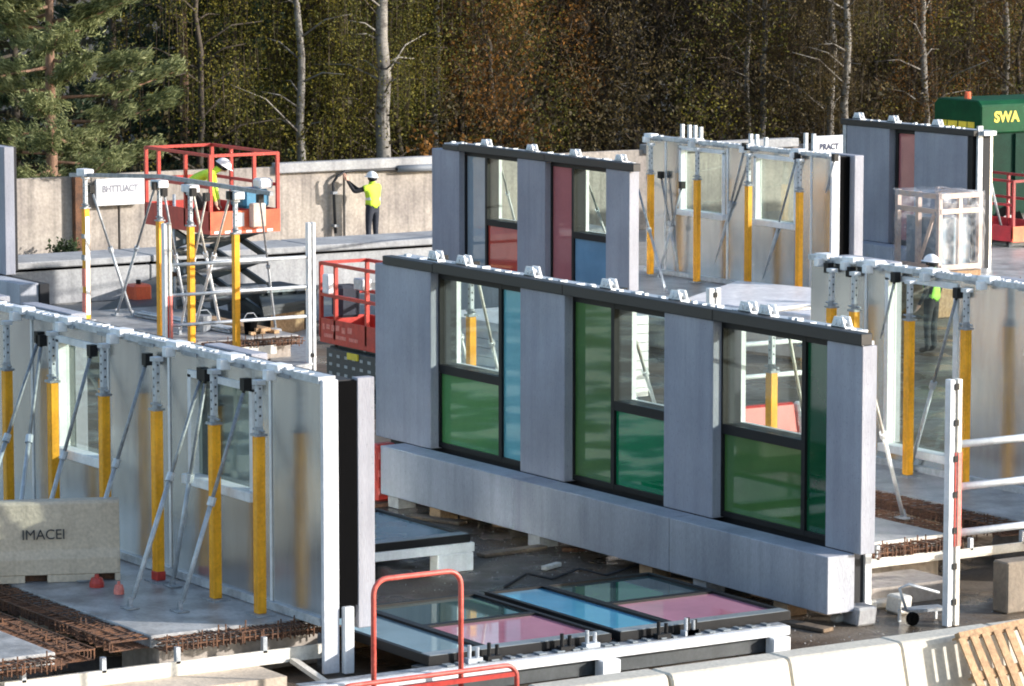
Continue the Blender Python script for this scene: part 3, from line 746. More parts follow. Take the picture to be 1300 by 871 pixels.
# lettered concrete barrier on the slab
q = PZ(155, 735, .55); X1 = q.x; yb = q.y
X1 = PZ(153, 737, .55).x; Yb = PZ(153, 737, .55).y
q0 = PZ(0, 742, .55)
bar_dir = (PZ(153, 737, .55) - q0); bar_dir.z = 0; bar_dir.normalize(); bar_n = Vector((bar_dir.y, -bar_dir.x, 0))   # towards the camera
bb = thing('concrete_barrier', 'beige concrete barrier block with black lettering standing on the left slab', 'barrier', tuple(PZ(80, 740, .55)))
e1 = PZ(153, 737, .55); L = 2.4; e0 = e1 - bar_dir * L
def barrier_mb(e0, e1, n, z, h, wb=.42, wt=.26):
    b = MB(); d = wb
    back = -n
    prof = [(0, 0), (0, .22 * h), (.05, .34 * h), ((wb - wt) / 2, h - .03), ((wb - wt) / 2 + .03, h), (wb - (wb - wt) / 2 - .03, h), (wb - (wb - wt) / 2, h - .03), (wb - .05, .34 * h), (wb, .22 * h), (wb, 0)]
    b.prism([Vector((e0.x, e0.y, z)) + back * a + Vector((0, 0, c)) for a, c in prof], Vector((e1.x, e1.y, z)) - Vector((e0.x, e0.y, z)))
    return b
zb = .555; H = .93
mbb = MB()
seg = [0, .44, .60, 1.16, 1.35, 1.76, 1.95, 2.4]
full = barrier_mb(e0, e1, bar_n, zb + .085, H - .085)
full.build('block', M['beige'], bb, bevel=.008)
for (s0, s1) in ((0, .62), (.88, 1.30), (1.56, 2.12), (2.34, 2.4)):
    MB().prism([e0 + bar_dir * s0 + Vector((0, 0, zb - e0.z)), e0 + bar_dir * s1 + Vector((0, 0, zb - e0.z)), e0 + bar_dir * s1 - bar_n * .42 + Vector((0, 0, zb - e0.z)), e0 + bar_dir * s0 - bar_n * .42 + Vector((0, 0, zb - e0.z))], (0, 0, .084)).build('foot', M['beige'], bb)
k0 = e0 - bar_n * .10 + Vector((0, 0, zb - e0.z)); MB().prism([k0, k0 + bar_dir * 2.36, k0 + bar_dir * 2.36 - bar_n * .2, k0 - bar_n * .2], (0, 0, .082)).build('base', M['rustd'], bb)  # dark insert, its colour paints the shade inside the notches between the feet
# lettering on the sloping front face
tl = e1 - bar_dir * 1.13 - bar_n * .033 + Vector((0, 0, zb - e1.z + .50))
text("IMACEI", .165, tl + bar_n * .004, bar_dir, Vector((0, 0, 1)) - bar_n * .06, M['ink'], bb, bold=.0, sx=.97)

# ---------------- right panel (C)
CY = 5.42
zs = .60
inner_panel('foil_faced_panel', 'foil faced wall panel on the right, seen from inside behind the white guard post', -8.28, .6, CY,
    [(-6.5, -5.05, .9, 3.19)], [-7.0, -3.4, -1.6], zs, 3.33, clamps=[-7.9, -7.3, -6.8, -5.54, -4.34, -3.0], pil=[(-8.2, -7.0), (-4.8, .5)])
place_props(zs, 2.72, 3.26, [(-7.34, 5.08), (-6.82, 5.08), (-5.56, 5.05), (-4.36, 5.05)],
    ['yellow prop of the right panel mostly hidden by the main facade, farthest left', 'yellow prop of the right panel just above the white bracket of the main facade',
     'bright yellow prop left of the white guard post', 'orange yellow prop directly behind the white guard post'], 'yellow props along the right panel')
ct = lambda px, py: tuple(PY(px, py, CY - .10))
for (t, b, lab) in [((1052, 340), (1020, 440), 'brace at the left end of the right panel, dark upper half'),
                    ((1080, 345), (1045, 450), 'brace behind the white bracket of the main facade'),
                    ((1137, 352), (1085, 575), 'brace dropping behind the end of the main facade'),
                    ((1216, 372), (1155, 598), 'brace crossing the tall clear window of the right panel'),
                    ((1320, 372), (1262, 612), 'white brace on the right edge of the picture')]:
    q = PZ(*b, zs + .005); brace(ct(*t), tuple(q), lab, 'braces of the right panel', white=lab.startswith('white'))
slab('concrete slab under the right panel with rusty starter bars', -8.6, -1.75, 4.05, 6.1, zs, seed=11, sides=(-1,), beam_y=(2.6, 4.9), beam_drop=.24, beam_x=.28, beam_h=.09)
# ---------------- slab behind main facade (A) with its props and braces
slab('concrete slab behind the main facade, its white end edge in the sun', -11.4, -1.9, .55, 2.85, .55, seed=13, sides=(1,), beam_y=(.5, 2.7), beam_drop=.22, beam_x=.24, beam_h=.09)
MB().box(-1.64, -.85, .7, 2.05, .004, .232).build('support_block', M['tan'], [o for o in bpy.data.objects if o.name.startswith('concrete_slab')][-1])
MB().box(-1.895, -1.86, .6, 2.8, .46, .565).build('edge_strip', M['offwhite'], [o for o in bpy.data.objects if o.name.startswith('concrete_slab')][-1])
ax = lambda px: xa(px, 430, .78)
place_props(.55, 2.62, 3.2, [(ax(598), .78), (ax(786), .78), (ax(980), .78)],
    ['yellow prop seen through the left clear window of the main facade', 'yellow prop seen at the left edge of the middle clear window of the main facade', 'yellow prop seen through the right clear window of the main facade'], 'yellow props behind the main facade')
at_ = lambda px, py: tuple(PY(px, py, .56))
for (t, b, lab) in [((563, 330), (606, 520), 'pale brace left of the prop in the left window of the main facade'),
                    ((603, 338), (645, 530), 'pale brace right of the prop in the left window of the main facade'),
                    ((772, 366), (826, 580), 'pale brace leaning across the middle window of the main facade'),
                    ((790, 372), (852, 585), 'thin brace at the right in the middle window of the main facade'),
                    ((1000, 415), (1040, 640), 'white brace at the right in the right window of the main facade'),
                    ((1092, 430), (1147, 658), 'white brace coming out beyond the near end of the main facade')]:
    brace(at_(*t), tuple(PZ(*b, .56)), lab, 'braces behind the main facade', white=True)

# ---------------- middle back panel (D)
DY = 16.9
inner_panel('foil_faced_panel', 'foil faced panel at the back with two square windows and four yellow props', -29.3, -23.02, DY,
    [(-28.05, -26.6, 1.98, 3.2), (-25.5, -24.22, 1.98, 3.2)], [-28.6, -26.45, -23.7], .62, 3.36, clamps=[-29.1, -27.5, -25.75, -24.1],
    tall=[(-28.35, .3), (-28.1, .3), (-27.9, .3), (-27.7, .28), (-26.0, .24), (-25.8, .24), (-25.5, .2), (-24.2, .36), (-23.95, .36)], pil=[(-23.9, -22.88)])
place_props(.62, 2.66, 3.28, [(xa(px_, 260, 16.55), 16.55) for px_ in (826, 885, 950, 1015)],
    ['yellow prop at the left end of the back foil panel', 'yellow prop left of the first square window of the back foil panel', 'yellow prop between the two square windows of the back foil panel', 'yellow prop right of the second square window of the back foil panel'], 'yellow props along the back foil panel')
dt = lambda px, py: tuple(PY(px, py, DY - .1))
for (t, b, lab) in [((806, 224), (846, 372), 'pale brace crossing the left prop of the back foil panel'), ((866, 235), (836, 352), 'brace right of the left prop of the back foil panel'),
                    ((839, 222), (862, 352), 'short brace making an X at the left of the back foil panel'), ((946, 186), (903, 358), 'brace crossing below the first square window of the back foil panel'),
                    ((1012, 198), (966, 368), 'dark brace over the second square window of the back foil panel'), ((1060, 200), (1018, 372), 'brace at the right end of the back foil panel')]:
    brace(dt(*t), tuple(PZ(*b, .60)), lab, 'braces of the back foil panel')
slab('concrete slab under the back foil panel', -30.5, -22.0, 14.6, 17.6, .60, seed=17, sides=(-1,), beam=False)
slab('concrete slab under the smaller facade panel', -30.5, -22.2, 12.6, 14.0, .60, seed=18, sides=(), beam=False, xfr=True)
place_props(.60, 2.62, 3.25, [(xa(624, 250, 12.9), 12.9), (xa(736, 260, 12.9), 12.9)],
    ['yellow prop seen through the left clear window of the smaller facade', 'yellow prop seen through the right clear window of the smaller facade'], 'yellow props behind the smaller facade')
for (t, b, lab) in [((632, 195), (658, 300), 'pale brace in the left clear window of the smaller facade'), ((738, 205), (776, 320), 'pale brace in the right clear window of the smaller facade')]:
    brace(tuple(PY(*t, 12.7)), tuple(PZ(*b, .605)), lab, 'braces behind the smaller facade', white=True)
slab('concrete slab under the blank grey facade panel', -33.5, -24.5, 22.4, 27, .56, seed=19, sides=(), beam=False)
brace(tuple(PY(1243, 168, FR_Y + .5)), tuple(PZ(1275, 305, .565)), 'grey brace leaning from the blank grey panel towards the red lift', 'braces of the blank panel')

# things in the yard seen through the clear windows of the main facade
guard([(Vector((-11.9, 6.3, .012)), 2.5, None), (Vector((-11.9, 8.4, .012)), 2.5, None)], [((-11.9, 6.3, zz), (-11.9, 8.4, zz), .04) for zz in (2.1, 1.6, 1.1)],
      'white guard rail seen through the right clear window of the main facade', False, M['white'])
for (x, y, m, lab) in ((-11.1, 6.7, 'red', 'red plastic barrier unit seen low in the right window of the main facade'), (-11.1, 7.75, 'white', 'white plastic barrier unit beside the red one behind the main facade')):
    o = thing('plastic_barrier', lab, 'barrier', (x, y, 0))
    MB().prism([(x - .2, y - .5, .012), (x + .2, y - .5, .012), (x + .16, y - .5, .35), (x + .06, y - .5, .8), (x - .06, y - .5, .8), (x - .16, y - .5, .35)], (0, 1.0, 0)).build('body', M[m], o, bevel=.03)
    for u in (-.25, .25): MB().box(x - .21, x + .21, y + u - .1, y + u + .1, .02, .12).build('foot', M['black'], o)
o = thing('board_stack', 'stack of pale grey boards seen through the middle window of the main facade', 'stack', (-18, 8, 0))
for k in range(9): MB().box(-19.3, -17.0, 5.9 + random.uniform(-.03, .03), 8.6, .1 + k * .15, .24 + k * .15).build('board', M['sheet'], o)
for yy in (6.3, 8.1): MB().box(-19.2, -17.1, yy - .06, yy + .06, .008, .098).build('bearer', M['wood'], o)
# white sheeted stack between the panels
st = thing('sheeted_stack', 'low stack of boards under white sheeting between the back panels', 'stack', tuple(PZ(960, 392, 0)))
P = [PZ(866, 380, .9), PZ(936, 356, .9), PZ(1040, 366, .9), PZ(1030, 400, .9)]
MB().prism([Vector((p.x, p.y, .74)) for p in P], (0, 0, .16)).build('sheeting', M['sheet'], st, bevel=.02)
cen = sum(P, Vector()) / 4
for k in range(3):
    MB().prism([Vector(((p.x - cen.x) * .96 + cen.x, (p.y - cen.y) * .96 + cen.y, .10 + k * .215)) for p in P], (0, 0, .205)).build('board', M['woodp'], st)
MB().prism([Vector(((p.x - cen.x) * .8 + cen.x, (p.y - cen.y) * .8 + cen.y, 0.002)) for p in P], (0, 0, .096)).build('bearer', M['wood'], st)

# ================================================================== back-left prop frame
GY = 3.8
g = thing('prop_head_rail', 'grey steel rail carried on four yellow props at the back left', 'rail', tuple(PY(200, 222, GY)))
pa, pb, pc = PY(90, 222, GY), PY(205, 224, GY), PY(345, 246, GY)
MB().bar(pa, pb, .07, .07).build('rail_length', M['galvd'], g); MB().bar(pb, pc, .07, .07).build('rail_length', M['galvd'], g)
gx = [xa(109, 300, GY), xa(203, 300, GY), xa(242, 300, GY), xa(299, 300, GY)]
for x in gx:
    z = pa.z + (pc.z - pa.z) * (x - pa.x) / (pc.x - pa.x)
    MB().box(x - .16, x + .16, GY - .1, GY + .1, 3.19, 3.32).build('clamp', M['white'], g, bevel=.01)
place_props(.55, 2.6, 3.19, [(x, GY) for x in gx], ['yellow and orange prop standing alone left of the white wall sign', 'yellow prop behind the red and white post at the back left',
    'yellow prop left of the lime jacket at the back left', 'yellow prop right of the lime jacket, in front of the scissor lift'], 'yellow props of the back left rail')
lone = [o for o in bpy.data.objects if o.get('label', '').startswith('yellow and orange prop standing alone')][0]
for k, (z0, z1, m) in enumerate(((.05, .5, 'pinkred'), (.62, .95, 'pinkred'), (1.1, 1.2, 'galvd'), (1.5, 1.58, 'galvd'))):
    MB().box(-.063, .063, -.060 if m != 'galvd' else -.064, -.0525 if m != 'galvd' else .06, z0, z1).build('tape_band', M[m], lone)
MB().box(.0585, .066, -.04, .04, .1, 1.9).build('white_strip', M['white'], lone)
gt = lambda px, py: tuple(PY(px, py, GY - .12))
for (t, b, lab) in [((116, 240), (168, 402), 'brace falling to the right under the white wall sign'), ((197, 236), (148, 400), 'brace falling to the left under the white wall sign'),
                    ((245, 244), (280, 416), 'pale brace right of the middle yellow prop at the back left'), ((292, 248), (246, 420), 'pale brace crossing in front of the scissor stack'), ((208, 244), (240, 418), 'thin brace beside the red and white post at the back left')]:
    brace(gt(*t), tuple(PZ(*b, .555)), lab, 'braces of the back left rail', white='pale' in lab)
slab('concrete slab at the back left with rusty bars at its end', -29.5, -24.2, 3.0, 6.0, .55, seed=23, sides=(-1,), beam=True, beam_y=(2.7, 5.4), beam_drop=.2, beam_x=.26)
for i, (px, py) in enumerate(((346, 446), (222, 446))):
    q = PZ(px, py, 0); o = MB().box(q.x - .12, q.x + .12, q.y - .14, q.y + .14, .007, .42).build('concrete_block', M['greyc'], bevel=.02)
    tag(o, ['small grey concrete block near the rusty slab end at the back left', 'small grey concrete block under the red and white post at the back left'][i], 'block')
p0 = Vector((.52, .93, .01))
guard([(p0, 2.9, (.95, 2.05))], [((.5, 1.04, 2.13), (.5, 3.6, 2.13), .045), ((.5, 1.04, 1.63), (.5, 3.6, 1.63), .045), ((.5, 1.04, 1.09), (.5, 3.6, 1.09), .045)],
      'white guard post with red stripes and three white rails at the right', True, M['white'], .86)
p1 = Vector((-23.35, 2.97, .01)); p2 = PZ(398, 470, 0); p2 = Vector((-23.35, 5.78, .01))
guard([(p1, 2.75, (.3, 1.5)), (p2, 2.62, None)], [((-23.35, 2.97, 2.02), (-23.35, 5.78, 2.02), .03), ((-23.35, 2.97, 1.5), (-23.35, 5.78, 1.5), .03), ((-23.35, 2.97, .98), (-23.35, 5.78, .98), .03)],
      'galvanised guard rail with two posts in front of the scissor lift', True, M['galv'], .72)
# orange-and-white post alone by the left yellow prop
# ================================================================== low concrete wall units at the back left
lw = thing('low_wall', 'low grey concrete wall of long units in front of the tan perimeter wall', 'wall', (-36, 10, 0))
for (ya, yb_) in ((5.5, 8.6), (8.62, 12.4), (12.42, 16.2), (16.22, 20.0)):
    MB().box(-35.5, -35.15, ya, yb_, .004, .70).build('unit', M['greyc'], lw, bevel=.02)
    MB().box(-36.6, -35.08, ya + .02, yb_ - .01, .76, .90).build('cap_slab', M['greyc'], lw, bevel=.02)
    MB().box(-35.46, -35.2, ya + .06, yb_ - .06, .70, .76).build('bearing', M['rubber'], lw)
    MB().box(-36.5, -36.2, ya, yb_, .004, .755).build('unit', M['greyc'], lw, bevel=.02)
# dark steel plates and boards lying before it
for (pts, z, h, m, lab) in [(((118, 410), (200, 372), (250, 385), (165, 420)), .1, .22, 'chassis', 'dark steel plates stacked flat before the low wall'),
                      (((330, 385), (392, 372), (396, 392), (335, 402)), .55, .2, 'chassis', 'dark blue grey steel plate right of the scissor stack'),
                      (((122, 398), (206, 350), (208, 388), (168, 404)), .4, .06, 'chassis', 'grey sheet leaning over the steel plates at the back left'),
                      (((345, 440), (398, 425), (400, 470), (345, 480)), .006, .16, 'galvd', 'grey steel tray on the ground left of the red lift')]:
    o = thing('steel_plate_stack', lab, 'plates', tuple(PZ(*pts[0], 0)))
    Q = [PZ(*p, z) for p in pts]
    for k in range(3):
        MB().prism([Vector((p.x + k * .05, p.y - k * .04, z + k * h / 3)) for p in Q], (0, 0, h / 3 - .008)).build('plate', M[m], o)
    if z > .2:
        c0 = sum(Q, Vector()) / 4
        MB().prism([Vector(((p.x - c0.x) * .7 + c0.x, (p.y - c0.y) * .7 + c0.y, .007)) for p in Q], (0, 0, z - .009)).build('bearer', M['wood'], o)
q = PZ(182, 408, .0)
o = thing('fuel_can', 'small orange box standing among the plates under the wall sign', 'container', (q.x, q.y, 0))
MB().box(q.x - .2, q.x + .2, q.y - .28, q.y + .1, .34, .74).build('body', M['orange'], o, bevel=.04)
MB().tube((q.x, q.y - .1, .74), (q.x, q.y - .1, .82), .05).build('spout', M['black'], o)
MB().box(q.x - .4, q.x + .4, q.y - .4, q.y + .3, .007, .335).build('stand', M['wood'], o)

a = PZ(326, 424, 0); b = PZ(394, 418, 0)
sk = thing('steel_skip', 'dark slate steel skip standing right of the scissor stack behind the guard rail', 'skip', (a.x, (a.y + b.y) / 2, 0))
MB().prism([(a.x, a.y, .12), (a.x - 1.1, a.y, .12), (a.x - 1.3, a.y, .82), (a.x + .2, a.y, .82)], (0, b.y - a.y, 0)).build('body', M['chassis'], sk, bevel=.015)
MB().box(a.x + .17, a.x + .24, a.y - .02, b.y + .02, .80, .88).build('rim', M['galvd'], sk)
for k in range(4):
    yy = a.y + (b.y - a.y) * (k + .5) / 4; MB().bar((a.x + .03, yy, .14), (a.x + .225, yy, .80), .07, .05).build('rib', M['chassis'], sk)
MB().box(a.x - .9, a.x - .1, a.y + .1, b.y - .1, .01, .118).build('skid', M['rustd'], sk)

# ================================================================== scissor lifts
def wheel(b_root, x, y, r, w=.16):
    wl = MB().path([(x, y - w/2, r), (x, y + w/2, r)], r, 16).build('wheel', M['rubber'], b_root)
    MB().path([(x, y - w/2 - .012, r), (x, y + w/2 + .012, r)], r * .55, 12).build('hub', M['galvd'], wl)
def scissor_lift(label, X0, X1, Y0, Y1, zf, zr, fascia, mr, stages, marks, mark_m, base_h=.75):
    root = thing('scissor_lift', label, 'lift', ((X0 + X1)/2, (Y0 + Y1)/2, 0))
    L = X1 - X0
    MB().box(X0 + .12, X1 - .12, Y0 + .08, Y1 - .08, .16, base_h * .55).build('chassis', M['chassis'], root, bevel=.02)
    for (sx, sy) in ((X0 + .35, Y0 + .08), (X1 - .35, Y0 + .08), (X0 + .35, Y1 - .08), (X1 - .35, Y1 - .08)):
        wheel(root, sx, sy, .19)
    z0 = base_h * .55; dz = (zf - .06 - z0) / stages
    for k in range(stages):
        za, zb = z0 + k * dz + .05, z0 + (k + 1) * dz - .0
        for yy in (Y0 + .16, Y1 - .16):
            MB().bar((X0 + .25, yy, za), (X1 - .3, yy, zb), .06, .12).build('scissor_arm', M['chassis'], root)
            MB().bar((X0 + .25, yy + .055, zb), (X1 - .3, yy + .075, za), .06, .12).build('scissor_arm', M['chassis'], root)
        MB().tube(((X0 + X1)/2, Y0 + .12, (za + zb)/2), ((X0 + X1)/2, Y1 - .1, (za + zb)/2), .05).build('pivot', M['galvd'], root)
        for xx in (X0 + .25, X1 - .3):
            MB().tube((xx, Y0 + .13, zb), (xx, Y1 - .1, zb), .085, n=12).build('cross_tube', M['galvd'], root)
    MB().box(X0, X1, Y0, Y1, zf - .06, zf).build('deck', M['chassis'], root)
    fh = fascia
    MB().box(X0, X1, Y0 - .03, Y0 - .002, zf - .08, zf + fh).build('toe_board', mr, root)
    MB().box(X0, X1, Y1 + .002, Y1 + .03, zf - .08, zf + fh).build('toe_board', mr, root)
    eb = MB().box(X1 + .002, X1 + .04, Y0 - .03, Y1 + .03, zf - .08, zf + fh).build('end_board', M['orange'], root)
    MB().box(X0 - .03, X0 - .002, Y0, Y1, zf - .08, zf + fh).build('end_board', mr, root)
    rb = MB()
    for zz in (zr, (zf + zr) / 2 + .1):
        for (a, b) in (((X0, Y0), (X1, Y0)), ((X1, Y0), (X1, Y1)), ((X1, Y1), (X0, Y1)), ((X0, Y1), (X0, Y0))):
            if zz < zr and a[0] == X1 and b[0] == X1: continue
            MB().bar((a[0], a[1], zz), (b[0], b[1], zz), .055, .055).build('guard_rail', mr, root)
    for (x, y) in ((X0, Y0), (X1, Y0), (X0, Y1), (X1, Y1), (X0 + L * .2, Y0), (X0 + L * .62, Y0), (X0 + L * .3, Y1), (X0 + L * .65, Y1)):
        MB().box(x - .03, x + .03, y - .03, y + .03, zf, zr + .02).build('guard_post', mr, root)
    # printed marks on the near side board
    b = MB()
    for (u, z, w, h) in marks: b.box(X0 + L * u, X0 + L * (u + w), Y0 - .035, Y0 - .031, zf + z, zf + z + h)
    if marks: b.build('print', mark_m, root)
    return root
l1 = scissor_lift('raised red scissor lift with a worker in lime leaning over its rail', -30.0, -27.4, 5.95, 7.35, 2.15, 3.52, .34, M['red'], 3, [], None)
b = MB()
for k in range(6): b.box(-27.359, -27.354, 6.0 + k * .22, 6.12 + k * .22, 2.08, 2.13)
b.box(-27.359, -27.354, 6.38, 6.62, 2.2, 2.45); b.build('print', M['white'], l1)
MB().box(-27.36, -27.2, 6.72, 7.0, 2.18, 2.62).build('control_box', M['woodp'], l1, bevel=.02)
MB().box(-28.1, -27.5, 6.7, 7.25, 2.5, 2.86).build('tool_bag', M['blue'], l1, bevel=.06)
MB().box(-27.75, -27.45, 7.0, 7.3, 2.86, 3.05).build('bucket', M['hat'], l1, bevel=.04)

l2 = scissor_lift('lowered red scissor lift with a dark chassis, half hidden by the main facade', -21.5, -19.0, 4.95, 5.85, .86, 2.12, .33, M['red'], 2,
    [(.04, .14, .03, .10), (.09, .16, .05, .08), (.16, .14, .04, .10), (.22, .16, .05, .09), (.30, .13, .05, .1), (.38, .15, .06, .1), (.06, .02, .12, .06), (.22, .02, .14, .06), (.40, .02, .12, .06)], M['pinkred'], base_h=1.3)
MB().box(-21.3, -19.2, 4.93, 4.96, .18, .70).build('side_panel', M['chassis'], l2, bevel=.01)
b = MB()
for r in range(3):
    for k in range(7):
        b.box(-21.2 + k * .26, -21.2 + k * .26 + .1, 4.924, 4.928, .26 + r * .15, .31 + r * .15)
b.build('print', M['silverp'], l2)
MB().box(-20.55, -20.2, 4.90, 4.928, .58, .69).build('warning_label', M['yellowp'], l2)
MB().box(-21.35, -21.15, 4.88, 5.05, 1.62, 1.95).build('control_box', M['hat'], l2, bevel=.02)
MB().box(-20.5, -20.2, 5.0, 5.2, 1.75, 1.95).build('control_box', M['galv'], l2, bevel=.02)
MB().box(-21.45, -21.1, 5.1, 5.5, 1.2, 1.75).build('tool_bag', M['jean'], l2, bevel=.05)
sx = PZ(482, 640, 0)
rl = thing('red_stand', 'red steel stand glimpsed between the left panel and the main facade plinth', 'stand', (sx.x, sx.y, 0))
MB().box(sx.x - .1, sx.x + .1, sx.y - .1, sx.y + .22, .05, .85).build('body', M['red'], rl, bevel=.03)
for k in range(3): MB().box(sx.x + .1, sx.x + .14, sx.y - .08, sx.y + .2, .15 + k * .25, .24 + k * .25).build('rung', M['salmon'], rl)
MB().box(sx.x - .25, sx.x + .25, sx.y - .25, sx.y + .3, .003, .05).build('foot_plate', M['rustd'], rl)

q = PZ(1248, 315, .56)
l3 = scissor_lift('lowered dark red scissor lift in front of the green truck', -31.9, -29.4, 26.6, 27.9, .78, 2.02, .26, M['darkred'], 2, [], None, base_h=1.0)
MB().path([(-29.33, 27.35, 1.25), (-29.33, 27.2, 1.32), (-29.33, 27.14, 1.55), (-29.33, 27.22, 1.8), (-29.33, 27.4, 1.86)], .045, 8).build('grab_hoop', M['white'], l3, smooth=True)

# ================================================================== green truck at upper right
gx0 = FW(1196, 91.0)
tk = thing('green_truck', 'dark green truck with yellow lettering reading SWA beyond the red lift', 'truck', (-34, 31, 0))
TX = -34.3   # near face plane (+X side)
tb = PX(1246, 128, TX); yB = tb.y; bz1 = tb.z; bz0 = PX(1250, 170, TX).z; DX = 1.75
MB().prism([(TX, yB, bz0), (TX, yB + 7.0, bz0), (TX, yB + 7.0, bz1 - .16), (TX - .14, yB + 7.0, bz1), (TX - .14, yB, bz1), (TX, yB, bz1 - .16)][:0] or
    [(TX, yB, bz0), (TX, yB, bz1 - .12), (TX - .16, yB, bz1), (TX - DX + .16, yB, bz1), (TX - DX, yB, bz1 - .12), (TX - DX, yB, bz0)], (0, 7.0, 0)).build('body', M['green'], tk, bevel=.03)
MB().box(TX - DX + .08, TX - .08, yB + .06, yB + 6.9, .75, bz0 - .004).build('lower_body', M['greend'], tk)
for k in range(8): MB().box(TX - .08, TX - .01, yB + .15 + k * .9, yB + .27 + k * .9, .8, bz0 - .03).build('rib', M['greend'], tk)
for yy in (yB + .9, yB + 3.2, yB + 5.6):
    wl = MB().path([(TX - .42, yy, .48), (TX - .07, yy, .48)], .48, 18).build('wheel', M['rubber'], tk)
    MB().path([(TX - .07, yy, .48), (TX - .04, yy, .48)], .26, 12).build('hub', M['galvd'], wl)
MB().box(TX - DX + .2, TX - .2, yB + .2, yB + 6.8, .45, .745).build('frame', M['chassis'], tk)
lt = PX(1262, 155, TX)
text("SWA", .34, (TX + .006, lt.y, lt.z), (0, 1, 0), (0, 0, 1), M['yellowp'], tk, bold=.012, sx=1.0)
b = MB()
for (u, w) in ((.12, .16), (.30, .2), (.53, .17), (.72, .14)): b.box(TX - DX + u * DX, TX - DX + (u + w) * DX, yB - .008, yB - .003, bz0 + .12, bz0 + .26)
b.build('print', M['yellowp'], tk)
MB().tube((TX - DX * .5, yB + .3, bz1), (TX - DX * .5, yB + .3, bz1 + .16), .08, .07).build('beacon', M['orange'], tk)

# ================================================================== crate in plastic wrap
cx0, cx1, cy0, cy1, cz0, cz1 = -25.05, -23.75, 20.05, 21.05, .95, 2.45
cr = thing('wrapped_crate', 'pale timber crate wrapped in clear plastic in front of the blank grey panel', 'crate', ((cx0+cx1)/2, (cy0+cy1)/2, 0))
for (x, y) in ((cx0, cy0), (cx1, cy0), (cx0, cy1), (cx1, cy1), ((cx0+cx1)/2, cy0), (cx1, (cy0+cy1)/2)):
    MB().box(x - .045, x + .045, y - .045, y + .045, cz0, cz1).build('post', M['woodp'], cr)
for z in (cz0 + .05, cz1 - .35, cz1 - .05):
    MB().bar((cx0, cy0 - .05, z), (cx1, cy0 - .05, z), .03, .10).build('slat', M['woodp'], cr)
    MB().bar((cx1 + .05, cy0, z), (cx1 + .05, cy1, z), .03, .10).build('slat', M['woodp'], cr)
    MB().bar((cx0, cy1 + .05, z), (cx1, cy1 + .05, z), .03, .10).build('slat', M['woodp'], cr)
MB().bar((cx0 + .75, cy0 - .05, cz0 + .1), (cx1 - .1, cy0 - .05, cz1 - .4), .03, .08).build('diagonal', M['woodp'], cr)
MB().box(cx0 + .12, cx1 - .12, cy0 + .12, cy1 - .12, cz0 + .05, cz1 - .5).build('contents', M['gl_grey'], cr)
wb = bmesh.new(); bmesh.ops.create_cube(wb, size=1.0); bmesh.ops.subdivide_edges(wb, edges=wb.edges, cuts=7, use_grid_fill=True)
o0 = root_org(cr); wr_ = random.Random(5)
for v in wb.verts:
    p = Vector(((cx0 + cx1) / 2 + v.co.x * (cx1 - cx0 + .15), (cy0 + cy1) / 2 + v.co.y * (cy1 - cy0 + .15), (cz0 + cz1) / 2 + v.co.z * (cz1 - cz0 + .05)))
    edge = sum(abs(abs(c) - .5) < .01 for c in v.co)
    if edge == 1: p += Vector((v.co.x, v.co.y, v.co.z)).normalized() * wr_.uniform(-.06, .0) + Vector((wr_.uniform(-.03, .03), wr_.uniform(-.03, .03), wr_.uniform(-.03, .03)))
    elif edge == 2: p += Vector((wr_.uniform(-.02, .02), wr_.uniform(-.02, .02), wr_.uniform(-.03, .015)))
    v.co = p - o0
wm = bpy.data.meshes.new('plastic_wrap'); wb.to_mesh(wm); wb.free(); wm.materials.append(M['wrap'])
for p in wm.polygons: p.use_smooth = True
wo = bpy.data.objects.new('plastic_wrap', wm); COL.objects.link(wo); wo.parent = cr
pl = MB().box(cx0 - .04, cx1 + .04, cy0 - .04, cy1 + .04, .007, .925).build('timber_stack', M['wood'], bevel=.02)
tag(pl, 'brown timber stack the wrapped crate stands on', 'stack')

# ================================================================== glazing units lying flat, their trestles
def glazing(label, X0, X1, Y0, Y1, z, strip, left, farp, near, split, m_frame='black', two=True):
    root = thing('glazing_unit', label, 'window unit', ((X0+X1)/2, (Y0+Y1)/2, z), 'window units lying on the ground')
    f = MB(); t = .06; zt = z + .10
    ys = Y0 + strip
    f.box(X0, X0 + t, Y0, Y1, z, zt); f.box(X1 - .20, X1, Y0, Y1, z, zt)
    f.box(X0 + t, X1 - .2, Y0, Y0 + t, z, zt - .001); f.box(X0 + t, X1 - .2, Y1 - t, Y1, z, zt - .001)
    f.box(X0 + t, X1 - .2, ys - .05, ys + .05, z, zt - .002)
    xs = X0 + (X1 - X0) * split
    f.box(xs - .05, xs + .05, ys + .05, Y1 - t, z, zt - .003)
    fr = f.build('frame', M['black'], root)
    MB().box(X1 - .19, X1 - .01, Y0 + .02, Y1 - .02, zt, zt + .006).build('head_strip', M['gframe'], root)
    zp = zt - .03
    MB().box(X0 + t, X1 - .2, Y0 + t, ys - .05, zp - .02, zp).build('pane', M[left], fr)
    MB().box(X0 + t, xs - .05, ys + .05, Y1 - t, zp - .02, zp).build('pane', M[farp], fr)
    MB().box(xs + .05, X1 - .2, ys + .05, Y1 - t, zp - .02, zp).build('pane', M[near], fr)
    return root
zg = .30
a, b_, c_, d_ = PZ(612, 762, zg + .1), PZ(800, 740, zg + .1), PZ(990, 778, zg + .1), PZ(815, 813, zg + .1)
glazing('flat window unit with a bright blue strip and pink pane, nearest the main facade', -2.42, .42, -3.62, -1.30, zg, .80, 'gl_sky', 'gl_smoke', 'gl_pink', .47)
glazing('flat window unit with a pale blue strip and pink pane, behind the red hoop', -2.42, .42, -6.08, -3.74, zg, .80, 'gl_ice', 'gl_smoke', 'gl_pink', .47)
q = PZ(597, 682, .42)
